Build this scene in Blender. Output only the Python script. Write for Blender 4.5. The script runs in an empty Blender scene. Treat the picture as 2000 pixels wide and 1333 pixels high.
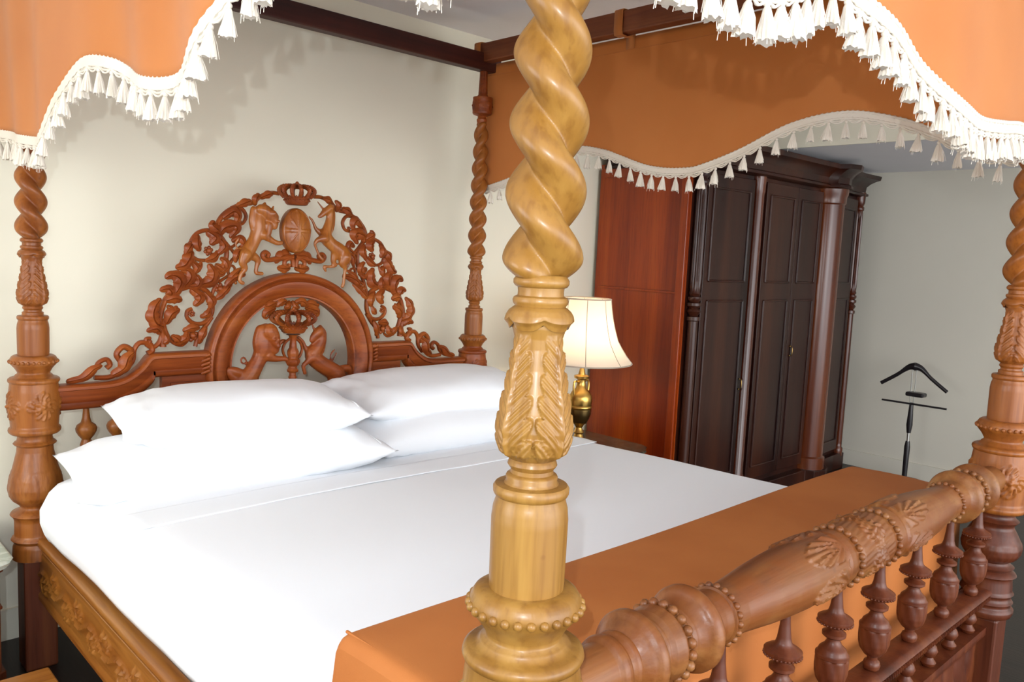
# A carved four-poster bed with swagged canopy valances in a hotel bedroom.
import bpy, bmesh, math, random
from mathutils import Vector, Matrix, noise

random.seed(7)
PI = math.pi
sc = bpy.context.scene
C = sc.collection

# ------------------------------------------------------------------ camera
cam = bpy.data.cameras.new('camera')
cam.sensor_width = 36.0
cam.lens = 28.5338
cam.clip_start = 0.05
cam.clip_end = 100
co = bpy.data.objects.new('camera', cam)
C.objects.link(co)
CM = [[0.7266685, 0.0407803, -0.6857769], [-0.6854217, 0.1104137, -0.7197263], [0.0463685, 0.9930487, 0.1081859]]
co.matrix_world = Matrix.Translation((-0.72035, -3.1481, 1.55)) @ Matrix(CM).to_4x4()
sc.camera = co
cam.dof.use_dof = False

# ------------------------------------------------------------------ world, lights, exposure
w = bpy.data.worlds.new('daylight')
sc.world = w
w.use_nodes = True
w.node_tree.nodes['Background'].inputs[0].default_value = (0.95, 0.975, 1.0, 1)
w.node_tree.nodes['Background'].inputs[1].default_value = 2.5

def light(name, kind, loc, power, color, **kw):
    l = bpy.data.lights.new(name, kind)
    l.energy = power
    l.color = color
    for k, v in kw.items():
        if k != 'aim':
            setattr(l, k, v)
    o = bpy.data.objects.new(name, l)
    o.location = loc
    if 'aim' in kw:
        o.rotation_euler = (Vector(kw['aim']) - Vector(loc)).to_track_quat('-Z', 'Y').to_euler()
    C.objects.link(o)
    return o

# daylight coming through the tall window in the left wall
light('window_daylight', 'AREA', (-2.42, -1.45, 1.58), 18, (0.96, 0.985, 1.0), shape='RECTANGLE', size=1.3, size_y=1.35, aim=(0.6, -1.1, 1.0))
# daylight from the window behind the photographer
light('rear_daylight', 'AREA', (0.9, -6.3, 1.7), 30, (0.96, 0.985, 1.0), shape='RECTANGLE', size=2.4, size_y=1.6, aim=(1.2, -1.0, 1.3))
# the camera's own flash
light('camera_flash', 'POINT', (-0.85, -3.20, 1.675), 37, (0.84, 0.92, 1.0), shadow_soft_size=0.006)

sc.view_settings.view_transform = 'Standard'
sc.view_settings.look = 'None'
sc.view_settings.gamma = 1.0
sc.view_settings.use_curve_mapping = False
sc.view_settings.exposure = 1.02
sc.cycles.max_bounces = 8
sc.cycles.use_denoising = True
sc.cycles.sample_clamp_indirect = 6

# ------------------------------------------------------------------ materials
def mat(name, color, rough=0.5, metal=0.0, **kw):
    m = bpy.data.materials.new(name)
    m.use_nodes = True
    b = m.node_tree.nodes['Principled BSDF']
    b.inputs['Base Color'].default_value = (*color, 1)
    b.inputs['Roughness'].default_value = rough
    b.inputs['Metallic'].default_value = metal
    for k, v in kw.items():
        b.inputs[k].default_value = v
    return m

def N(m, kind, **kw):
    n = m.node_tree.nodes.new(kind)
    for k, v in kw.items():
        setattr(n, k, v)
    return n

def ramp(m, stops):
    r = N(m, 'ShaderNodeValToRGB')
    el = r.color_ramp.elements
    el[0].position, el[0].color = stops[0][0], (*stops[0][1], 1)
    el[1].position, el[1].color = stops[-1][0], (*stops[-1][1], 1)
    for p, c in stops[1:-1]:
        e = el.new(p)
        e.color = (*c, 1)
    return r

def wood(name, dark, mid, lite, axis=2, rough=0.38, coat=0.25, scale=1.0, knots=0.0, bump=0.08, patina=None):
    m = mat(name, mid, rough)
    L = m.node_tree.links
    b = m.node_tree.nodes['Principled BSDF']
    b.inputs['Coat Weight'].default_value = coat
    b.inputs['Coat Roughness'].default_value = 0.25
    b.inputs['Specular IOR Level'].default_value = 0.32
    tc = N(m, 'ShaderNodeTexCoord')
    mp = N(m, 'ShaderNodeMapping')
    s = [14.0 * scale] * 3
    s[axis] = 0.8 * scale
    mp.inputs['Scale'].default_value = s
    L.new(tc.outputs['Object'], mp.inputs['Vector'])
    n1 = N(m, 'ShaderNodeTexNoise')
    n1.inputs['Scale'].default_value = 1.0
    n1.inputs['Detail'].default_value = 5
    n1.inputs['Distortion'].default_value = 0.15
    L.new(mp.outputs[0], n1.inputs['Vector'])
    r = ramp(m, [(0.30, dark), (0.5, mid), (0.72, lite)])
    L.new(n1.outputs['Fac'], r.inputs[0])
    mp2 = N(m, 'ShaderNodeMapping')
    s2 = [95.0] * 3
    s2[axis] = 5.0
    mp2.inputs['Scale'].default_value = s2
    L.new(tc.outputs['Object'], mp2.inputs['Vector'])
    n2 = N(m, 'ShaderNodeTexNoise')
    n2.inputs['Scale'].default_value = 1.0
    n2.inputs['Detail'].default_value = 3
    L.new(mp2.outputs[0], n2.inputs['Vector'])
    r2 = ramp(m, [(0.32, (0.80, 0.74, 0.68)), (0.5, (1, 1, 1)), (0.7, (1.04, 1.04, 1.04))])
    L.new(n2.outputs['Fac'], r2.inputs[0])
    mx = N(m, 'ShaderNodeMix', data_type='RGBA', blend_type='MULTIPLY')
    mx.inputs[0].default_value = 1.0
    L.new(r.outputs[0], mx.inputs[6])
    L.new(r2.outputs[0], mx.inputs[7])
    out = mx.outputs[2]
    if patina:
        n3 = N(m, 'ShaderNodeTexNoise')
        n3.inputs['Scale'].default_value = 9.0
        n3.inputs['Detail'].default_value = 6
        n3.inputs['Roughness'].default_value = 0.65
        L.new(tc.outputs['Object'], n3.inputs['Vector'])
        r3 = ramp(m, [(0.42, (0, 0, 0)), (0.60, (0.75, 0.75, 0.75))])
        L.new(n3.outputs['Fac'], r3.inputs[0])
        m3 = N(m, 'ShaderNodeMix', data_type='RGBA')
        L.new(r3.outputs[0], m3.inputs[0])
        L.new(out, m3.inputs[6])
        m3.inputs[7].default_value = (*patina, 1)
        out = m3.outputs[2]
    if knots > 0:
        v = N(m, 'ShaderNodeTexVoronoi')
        v.inputs['Scale'].default_value = 9.0
        L.new(tc.outputs['Object'], v.inputs['Vector'])
        rk = ramp(m, [(0.02, (0.25, 0.14, 0.06)), (0.05, (0.6, 0.45, 0.3)), (0.075, (1, 1, 1))])
        L.new(v.outputs['Distance'], rk.inputs[0])
        mk = N(m, 'ShaderNodeMix', data_type='RGBA', blend_type='MULTIPLY')
        mk.inputs[0].default_value = knots
        L.new(out, mk.inputs[6])
        L.new(rk.outputs[0], mk.inputs[7])
        out = mk.outputs[2]
    L.new(out, b.inputs['Base Color'])
    bp = N(m, 'ShaderNodeBump')
    bp.inputs['Strength'].default_value = bump
    bp.inputs['Distance'].default_value = 0.01
    L.new(n2.outputs['Fac'], bp.inputs['Height'])
    L.new(bp.outputs[0], b.inputs['Normal'])
    return m

def cloth(name, color, color2=None, rough=0.8, transl=0.0, bump=0.25, scale=600.0, tcol=None, sheen=0.2):
    m = mat(name, color, rough)
    nt = m.node_tree
    L = nt.links
    b = nt.nodes['Principled BSDF']
    b.inputs['Sheen Weight'].default_value = sheen
    b.inputs['Specular IOR Level'].default_value = 0.25
    tc = N(m, 'ShaderNodeTexCoord')
    n1 = N(m, 'ShaderNodeTexNoise')
    n1.inputs['Scale'].default_value = 3.5
    n1.inputs['Detail'].default_value = 3
    L.new(tc.outputs['Object'], n1.inputs['Vector'])
    r = ramp(m, [(0.35, color2 or color), (0.65, color)])
    L.new(n1.outputs['Fac'], r.inputs[0])
    L.new(r.outputs[0], b.inputs['Base Color'])
    n2 = N(m, 'ShaderNodeTexNoise')
    n2.inputs['Scale'].default_value = scale
    L.new(tc.outputs['Object'], n2.inputs['Vector'])
    bp = N(m, 'ShaderNodeBump')
    bp.inputs['Strength'].default_value = bump
    bp.inputs['Distance'].default_value = 0.002
    L.new(n2.outputs['Fac'], bp.inputs['Height'])
    L.new(bp.outputs[0], b.inputs['Normal'])
    if transl > 0:
        t = N(m, 'ShaderNodeBsdfTranslucent')
        t.inputs[0].default_value = (*(tcol or color), 1)
        ms = N(m, 'ShaderNodeMixShader')
        ms.inputs[0].default_value = transl
        L.new(b.outputs[0], ms.inputs[1])
        L.new(t.outputs[0], ms.inputs[2])
        L.new(ms.outputs[0], nt.nodes['Material Output'].inputs[0])
    return m

def plaster(name, color, var=0.03):
    m = mat(name, color, 0.9)
    L = m.node_tree.links
    b = m.node_tree.nodes['Principled BSDF']
    tc = N(m, 'ShaderNodeTexCoord')
    n1 = N(m, 'ShaderNodeTexNoise')
    n1.inputs['Scale'].default_value = 1.2
    n1.inputs['Detail'].default_value = 4
    L.new(tc.outputs['Object'], n1.inputs['Vector'])
    r = ramp(m, [(0.3, tuple(c * (1 - var) for c in color)), (0.7, tuple(min(1, c * (1 + var)) for c in color))])
    L.new(n1.outputs['Fac'], r.inputs[0])
    L.new(r.outputs[0], b.inputs['Base Color'])
    n2 = N(m, 'ShaderNodeTexNoise')
    n2.inputs['Scale'].default_value = 90
    L.new(tc.outputs['Object'], n2.inputs['Vector'])
    bp = N(m, 'ShaderNodeBump')
    bp.inputs['Strength'].default_value = 0.06
    L.new(n2.outputs['Fac'], bp.inputs['Height'])
    L.new(bp.outputs[0], b.inputs['Normal'])
    return m

def marble(name, base, vein):
    m = mat(name, base, 0.15)
    L = m.node_tree.links
    tc = N(m, 'ShaderNodeTexCoord')
    n1 = N(m, 'ShaderNodeTexNoise')
    n1.inputs['Scale'].default_value = 7
    n1.inputs['Detail'].default_value = 8
    n1.inputs['Distortion'].default_value = 1.5
    L.new(tc.outputs['Object'], n1.inputs['Vector'])
    r = ramp(m, [(0.38, base), (0.52, vein), (0.6, base)])
    L.new(n1.outputs['Fac'], r.inputs[0])
    L.new(r.outputs[0], m.node_tree.nodes['Principled BSDF'].inputs['Base Color'])
    return m

W_PALE = wood('pale honey pine', (0.150, 0.063, 0.010), (0.212, 0.098, 0.016), (0.290, 0.155, 0.035), 2, 0.42, 0.15, 0.9, 0.8)
W_MID = wood('amber stained pine', (0.165, 0.044, 0.008), (0.255, 0.078, 0.012), (0.335, 0.120, 0.022), 2, 0.42, 0.12, 1.0, 0.6)
W_MIDX = wood('amber stained pine, long grain', (0.105, 0.030, 0.008), (0.195, 0.070, 0.017), (0.300, 0.145, 0.048), 0, 0.42, 0.10, 1.0, 0.3, 0.1, (0.155, 0.040, 0.006))
W_HEAD = wood('carved red brown wood', (0.125, 0.022, 0.004), (0.225, 0.046, 0.007), (0.320, 0.084, 0.013), 0, 0.42, 0.08, 1.0, 0.0)
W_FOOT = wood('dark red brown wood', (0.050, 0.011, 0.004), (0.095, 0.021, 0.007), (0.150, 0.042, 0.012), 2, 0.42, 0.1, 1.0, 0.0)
W_RAIL = wood('dark mahogany rail', (0.022, 0.004, 0.003), (0.050, 0.009, 0.005), (0.075, 0.018, 0.008), 0, 0.5, 0.05, 1.0, 0.0)
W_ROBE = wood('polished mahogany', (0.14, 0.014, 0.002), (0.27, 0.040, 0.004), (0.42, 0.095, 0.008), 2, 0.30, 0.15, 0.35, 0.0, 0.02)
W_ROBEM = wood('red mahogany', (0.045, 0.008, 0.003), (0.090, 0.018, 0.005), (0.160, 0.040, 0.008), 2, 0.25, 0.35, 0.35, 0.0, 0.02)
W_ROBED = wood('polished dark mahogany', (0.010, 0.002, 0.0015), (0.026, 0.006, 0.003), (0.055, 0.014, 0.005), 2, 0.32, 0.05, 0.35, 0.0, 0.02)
W_STEP = wood('glossy orange wood', (0.22, 0.07, 0.012), (0.32, 0.12, 0.02), (0.40, 0.18, 0.04), 0, 0.25, 0.4, 0.6, 0.0)
W_SIDE = wood('orange stained pine', (0.165, 0.048, 0.007), (0.240, 0.082, 0.012), (0.310, 0.130, 0.024), 1, 0.38, 0.2, 0.8, 0.0)
W_FLOOR = wood('dark floorboards', (0.008, 0.005, 0.004), (0.014, 0.008, 0.006), (0.022, 0.012, 0.008), 1, 0.4, 0.1, 0.6, 0.0)
M_LINEN = cloth('white cotton', (0.84, 0.865, 0.90), None, 0.85, 0.0, 0.10, 900, sheen=0.1)
M_VAL = cloth('terracotta orange fabric', (0.60, 0.225, 0.060), (0.55, 0.195, 0.048), 0.6, 0.30, 0.2, 700, (0.85, 0.46, 0.10), 0.15)
M_RUN = cloth('terracotta brown fabric', (0.42, 0.145, 0.040), (0.37, 0.12, 0.032), 0.62, 0.0, 0.1, 500, sheen=0.0)
M_RUN.node_tree.nodes['Principled BSDF'].inputs['Specular IOR Level'].default_value = 0.12
M_TASS = cloth('cream silk fringe', (0.86, 0.80, 0.70), (0.80, 0.72, 0.60), 0.55, 0.15, 0.5, 900, (0.9, 0.82, 0.7))
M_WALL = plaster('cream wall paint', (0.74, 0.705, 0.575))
M_WALLR = plaster('cream wall paint with shade', (0.58, 0.55, 0.47))  # same cream, weaker light on the right wall darkened into its colour
M_CEIL = plaster('white ceiling paint', (0.80, 0.79, 0.82))
M_BLACK = mat('black lacquered wood', (0.012, 0.010, 0.012), 0.3)
M_STEEL = mat('brushed steel', (0.55, 0.55, 0.53), 0.3, 1.0)
M_BRASS = mat('aged gold', (0.62, 0.38, 0.10), 0.28, 1.0)
M_BRASSD = mat('dark antique gold', (0.22, 0.14, 0.05), 0.3, 1.0)
M_MARBD = marble('dark green marble', (0.035, 0.030, 0.022), (0.10, 0.085, 0.055))
M_MARBL = marble('pale green marble', (0.38, 0.42, 0.34), (0.55, 0.58, 0.50))
M_SHADE = cloth('cream pleated silk', (0.84, 0.78, 0.72), None, 0.8, 0.5, 0.1, 500, (0.95, 0.88, 0.78))
M_SHTRIM = cloth('taupe piping', (0.42, 0.35, 0.28), None, 0.8, 0.0, 0.1)
M_BULB = mat('frosted bulb', (1, 0.9, 0.7), 0.4)
M_BULB.node_tree.nodes['Principled BSDF'].inputs['Emission Color'].default_value = (1, 0.72, 0.40, 1)
M_BULB.node_tree.nodes['Principled BSDF'].inputs['Emission Strength'].default_value = 25

# ------------------------------------------------------------------ mesh helpers
class MB:
    def __init__(self):
        self.v = []
        self.f = []

    def grid(self, rows, close_u=False, close_v=False, cap0=False, cap1=False):
        """rows: list of rings/lists of points of equal length."""
        o = len(self.v)
        n = len(rows[0])
        m = len(rows)
        for r in rows:
            self.v.extend(r)
        for i in range(m if close_v else m - 1):
            i2 = (i + 1) % m
            for j in range(n if close_u else n - 1):
                j2 = (j + 1) % n
                self.f.append((o + i * n + j, o + i * n + j2, o + i2 * n + j2, o + i2 * n + j))
        if cap0:
            self.f.append(tuple(o + j for j in range(n))[::-1])
        if cap1:
            self.f.append(tuple(o + (m - 1) * n + j for j in range(n)))
        return self

    def lathe(self, prof, c=(0, 0, 0), seg=48, axis='z', fn=None):
        """prof [(h, r)], fn(theta, h, r) -> (r, h)"""
        rows = []
        for h, r in prof:
            row = []
            for k in range(seg):
                t = 2 * PI * k / seg
                rr, hh = fn(t, h, r) if fn else (r, h)
                if axis == 'z':
                    row.append((c[0] + rr * math.cos(t), c[1] + rr * math.sin(t), c[2] + hh))
                elif axis == 'x':
                    row.append((c[0] + hh, c[1] + rr * math.cos(t), c[2] + rr * math.sin(t)))
                else:
                    row.append((c[0] + rr * math.cos(t), c[1] + hh, c[2] + rr * math.sin(t)))
            rows.append(row)
        return self.grid(rows, close_u=True, cap0=True, cap1=True)

    def ball(self, c, r, seg=10, sx=1, sy=1, sz=1):
        rows = []
        n = max(5, seg // 2)
        for i in range(n + 1):
            p = PI * (i + 0.02) / (n + 0.04)
            rows.append([(c[0] + sx * r * math.sin(p) * math.cos(2 * PI * k / seg),
                          c[1] + sy * r * math.sin(p) * math.sin(2 * PI * k / seg),
                          c[2] - sz * r * math.cos(p)) for k in range(seg)])
        return self.grid(rows, close_u=True, cap0=True, cap1=True)

    def sweep(self, pts, radii, seg=8, sect=None, up=(0, 1, 0), closed=False, flat=1.0):
        """tube or custom section along pts; section coords (a, b): a along side, b along up"""
        P = [Vector(p) for p in pts]
        n = len(P)
        upv = Vector(up)
        rows = []
        for i in range(n):
            if closed:
                t = P[(i + 1) % n] - P[i - 1]
            else:
                t = P[min(i + 1, n - 1)] - P[max(i - 1, 0)]
            if t.length < 1e-9:
                t = Vector((0, 0, 1))
            t.normalize()
            s = t.cross(upv)
            if s.length < 1e-4:
                s = t.cross(Vector((1, 0, 0.01)))
            s.normalize()
            u = s.cross(t)
            r = radii[i] if hasattr(radii, '__len__') else radii
            row = []
            if sect:
                for a, b in sect:
                    row.append(tuple(P[i] + s * (a * r) + u * (b * r * flat)))
            else:
                for k in range(seg):
                    a = 2 * PI * k / seg
                    row.append(tuple(P[i] + s * (math.cos(a) * r) + u * (math.sin(a) * r * flat)))
            rows.append(row)
        return self.grid(rows, close_u=True, close_v=closed, cap0=not closed, cap1=not closed)

    def box(self, a, b):
        o = len(self.v)
        for z in (a[2], b[2]):
            self.v += [(a[0], a[1], z), (b[0], a[1], z), (b[0], b[1], z), (a[0], b[1], z)]
        for q in ((0, 3, 2, 1), (4, 5, 6, 7), (0, 1, 5, 4), (1, 2, 6, 5), (2, 3, 7, 6), (3, 0, 4, 7)):
            self.f.append(tuple(o + k for k in q))
        return self

    def prism(self, poly, z0, z1):
        """polygon [(x, y)] extruded from z0 to z1"""
        return self.grid([[(x, y, z0) for x, y in poly], [(x, y, z1) for x, y in poly]], close_u=True, cap0=True, cap1=True)

    def build(self, name, m, parent=None, loc=None, smooth=True, bevel=0.0, wn=None):
        me = bpy.data.meshes.new(name)
        me.from_pydata([tuple(p) for p in self.v], [], self.f)
        me.validate()
        me.materials.append(m)
        bm = bmesh.new()
        bm.from_mesh(me)
        bmesh.ops.recalc_face_normals(bm, faces=bm.faces)
        bm.to_mesh(me)
        bm.free()
        if smooth:
            me.polygons.foreach_set('use_smooth', [True] * len(me.polygons))
            me.set_sharp_from_angle(angle=math.radians(smooth if smooth is not True else 42))
        o = bpy.data.objects.new(name, me)
        C.objects.link(o)
        if parent is not None:
            o.parent = parent
            base = root_loc(parent)
            o.location = Vector(loc or (0, 0, 0)) - base
        elif loc:
            o.location = loc
        if bevel:
            bv = o.modifiers.new('bevel', 'BEVEL')
            bv.width = bevel
            bv.segments = 2
            bv.limit_method = 'ANGLE'
            bv.angle_limit = math.radians(50)
        return o

def root_loc(o):
    v = Vector((0, 0, 0))
    while o is not None:
        v += Vector(o.location)
        o = o.parent
    return v

def tag(o, label, cat, group=None):
    o['label'] = label
    o['category'] = cat
    if group:
        o['group'] = group
    return o

def thing(name, label, cat, loc, group=None):
    o = bpy.data.objects.new(name, None)
    o.empty_display_size = 0.1
    o.location = loc
    C.objects.link(o)
    return tag(o, label, cat, group)

def struct(o):
    o['kind'] = 'structure'
    return o

def lerp(tab, x):
    if x <= tab[0][0]:
        return tab[0][1]
    for (a, b), (c, d) in zip(tab, tab[1:]):
        if x <= c:
            return b + (d - b) * (x - a) / (c - a)
    return tab[-1][1]

def smooth_path(pts, n=8, closed=False):
    """Catmull-Rom through points of any dimension"""
    out = []
    m = len(pts)
    rng = m if closed else m - 1
    for i in range(rng):
        p0 = pts[(i - 1) % m] if closed else pts[max(i - 1, 0)]
        p1 = pts[i]
        p2 = pts[(i + 1) % m]
        p3 = pts[(i + 2) % m] if closed else pts[min(i + 2, m - 1)]
        for k in range(n):
            t = k / n
            out.append(tuple(0.5 * (2 * b + (c - a) * t + (2 * a - 5 * b + 4 * c - d) * t * t + (3 * b - a - 3 * c + d) * t ** 3)
                             for a, b, c, d in zip(p0, p1, p2, p3)))
    if not closed:
        out.append(tuple(pts[-1]))
    return out

def dense(prof, step=0.002):
    out = []
    for (a, b), (c, d) in zip(prof, prof[1:]):
        k = max(1, int(abs(c - a) / step))
        for i in range(k):
            t = i / k
            out.append((a + (c - a) * t, b + (d - b) * t))
    out.append(prof[-1])
    return out

# ------------------------------------------------------------------ the room
XL, XR, YW, ZC, ZS, XF = -2.45, 5.62, 0.27, 2.69, 2.285, 4.12
YB = -6.6
struct(MB().box((XL - 0.1, YB, -0.1), (XR + 0.1, YW + 0.1, 0)).build('floor', W_FLOOR, smooth=False))
struct(MB().box((XL - 0.1, YW, 0), (XR + 0.1, YW + 0.1, ZC + 0.1)).build('wall_head', M_WALL, smooth=False))
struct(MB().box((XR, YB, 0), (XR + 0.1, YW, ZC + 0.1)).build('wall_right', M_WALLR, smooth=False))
struct(MB().box((XL - 0.1, YB, ZC), (XF, YW, ZC + 0.1)).build('ceiling', M_CEIL, smooth=False))
struct(MB().box((XF, YB, ZS), (XR, YW, ZC + 0.1)).build('ceiling_bulkhead', M_CEIL, smooth=False))
struct(MB().box((XF - 0.012, YB, ZS), (XF, YW, ZC)).build('trim_1', M_WALL, smooth=False))
wl = MB()
wl.box((XL - 0.1, YB, 0), (XL, -2.15, ZC)).box((XL - 0.1, -0.75, 0), (XL, YW, ZC))
wl.box((XL - 0.1, -2.15, 0), (XL, -0.75, 0.85)).box((XL - 0.1, -2.15, 2.3), (XL, -0.75, ZC))
struct(wl.build('wall_left', M_WALL, smooth=False))
wf = MB()
for y in (-2.15, -1.48, -0.81):
    wf.box((XL - 0.08, y, 0.85), (XL - 0.03, y + 0.06, 2.30))
for z in (0.85, 2.24):
    wf.box((XL - 0.08, -2.15, z), (XL - 0.03, -0.75, z + 0.06))
struct(wf.build('window_1', mat('white window paint', (0.8, 0.8, 0.78), 0.5), smooth=False))
struct(MB().box((XL, YW - 0.015, 0), (XR, YW, 0.12)).build('baseboard_head', M_WALL, smooth=False))
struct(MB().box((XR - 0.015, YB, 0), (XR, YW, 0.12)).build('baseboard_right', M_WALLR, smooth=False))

# ------------------------------------------------------------------ the bed: posts
BW, BL = 2.0, 2.4401
PITCH = 0.167
bed = thing('four_poster_bed', 'large carved pine four-poster bed with barley-twist posts and crowned headboard', 'bed', (0, 0, 0))

UP = [(1.4790, 0.0330), (1.4700, 0.0385), (1.4588, 0.0384), (1.4459, 0.0346), (1.433, 0.034), (1.4071, 0.0366), (1.381, 0.0413), (1.3548, 0.0459), (1.3311, 0.0493),
      (1.3152, 0.0475), (1.3019, 0.0425), (1.2933, 0.0345), (1.29, 0.0306)]
UP = UP[::-1]

def urn_relief(t, h, r, ribs, z0=1.292, z1=1.452):
    v = (h - z0) / (z1 - z0)
    if v <= 0 or v >= 1:
        return 0.0
    q = ((t - ribs) / (PI / 2)) % 1.0
    u = min(q, 1 - q) * 2            # 0 on a rib, 1 midway between two ribs
    wid = 0.97 if v < 0.16 else 1.0 - 0.50 * max(0, v - 0.16) ** 1.6
    g = v * 5.2 - u * (1.0 + 0.5 * (1 - v)) + 2.0
    q2 = g % 1.0
    ed = wid * (0.70 + 0.30 * math.sin(PI * q2) ** 0.7)
    env = min(1, v / 0.06) * min(1, (1 - v) / 0.12)
    hgt = 0.0
    if u < ed:
        k = min(1, (ed - u) / 0.05)
        lobe = math.sin(PI * q2) ** 0.5
        hgt = (0.0026 + 0.0026 * lobe) * k
        hgt += 0.0010 * math.cos(2 * PI * (q2 * 3.0)) * min(1, u / 0.2) * k
    hgt += 0.0052 * math.exp(-(u / 0.085) ** 2)
    if v < 0.3:                       # scroll at the foot of each leaf pair
        dx, dz = (1 - u) * 0.032 - 0.013, (v - 0.12) * 0.16
        rr = math.hypot(dx, dz)
        if rr < 0.014:
            a = math.atan2(dz, dx)
            hgt = max(hgt, 0.0030 + 0.0016 * math.cos(2 * PI * (rr / 0.006 - a / (2 * PI))))
    return hgt * env

def rosette(s, z, R):
    """relief of a carved flower, s and z in metres from its centre"""
    rr = math.hypot(s, z)
    if rr > R:
        return 0.0
    a = math.atan2(z, s)
    if rr < R * 0.15:
        return 0.006 * math.sqrt(max(0, 1 - (rr / (R * 0.15)) ** 2)) + 0.001
    p1 = abs(math.cos(2.5 * a))
    h = 0.0
    if rr < R * (0.28 + 0.20 * p1):
        h = 0.0035 * (0.4 + 0.6 * p1)
    elif rr < R * (0.55 + 0.42 * abs(math.cos(2 * a)) ** 0.6):
        h = 0.003 * (0.55 + 0.45 * math.cos(14 * a + rr * 200))
    return h

def leaf_band(t, h, z0, z1, n, amp=0.0035):
    v = (h - z0) / (z1 - z0)
    if v <= 0 or v >= 1:
        return 0.0
    q = (t * n / (2 * PI)) % 1.0
    u = abs(q - 0.5) * 2
    ed = math.sqrt(max(0, 1 - v ** 1.6))
    if u < ed:
        return amp * min(1, (ed - u) / 0.15) * (0.75 + 0.25 * math.cos(2 * PI * (u * 2.2 + v * 2.5))) * min(1, v / 0.1)
    return amp * 0.25

def bead_ring(mb, z, r, br, n, c=(0, 0, 0), axis='z', seg=8, ph=0.0):
    for k in range(n):
        a = 2 * PI * (k + ph) / n
        if axis == 'z':
            mb.ball((c[0] + r * math.cos(a), c[1] + r * math.sin(a), c[2] + z), br, seg)
        else:
            mb.ball((c[0] + z, c[1] + r * math.cos(a), c[2] + r * math.sin(a)), br, seg)

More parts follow.
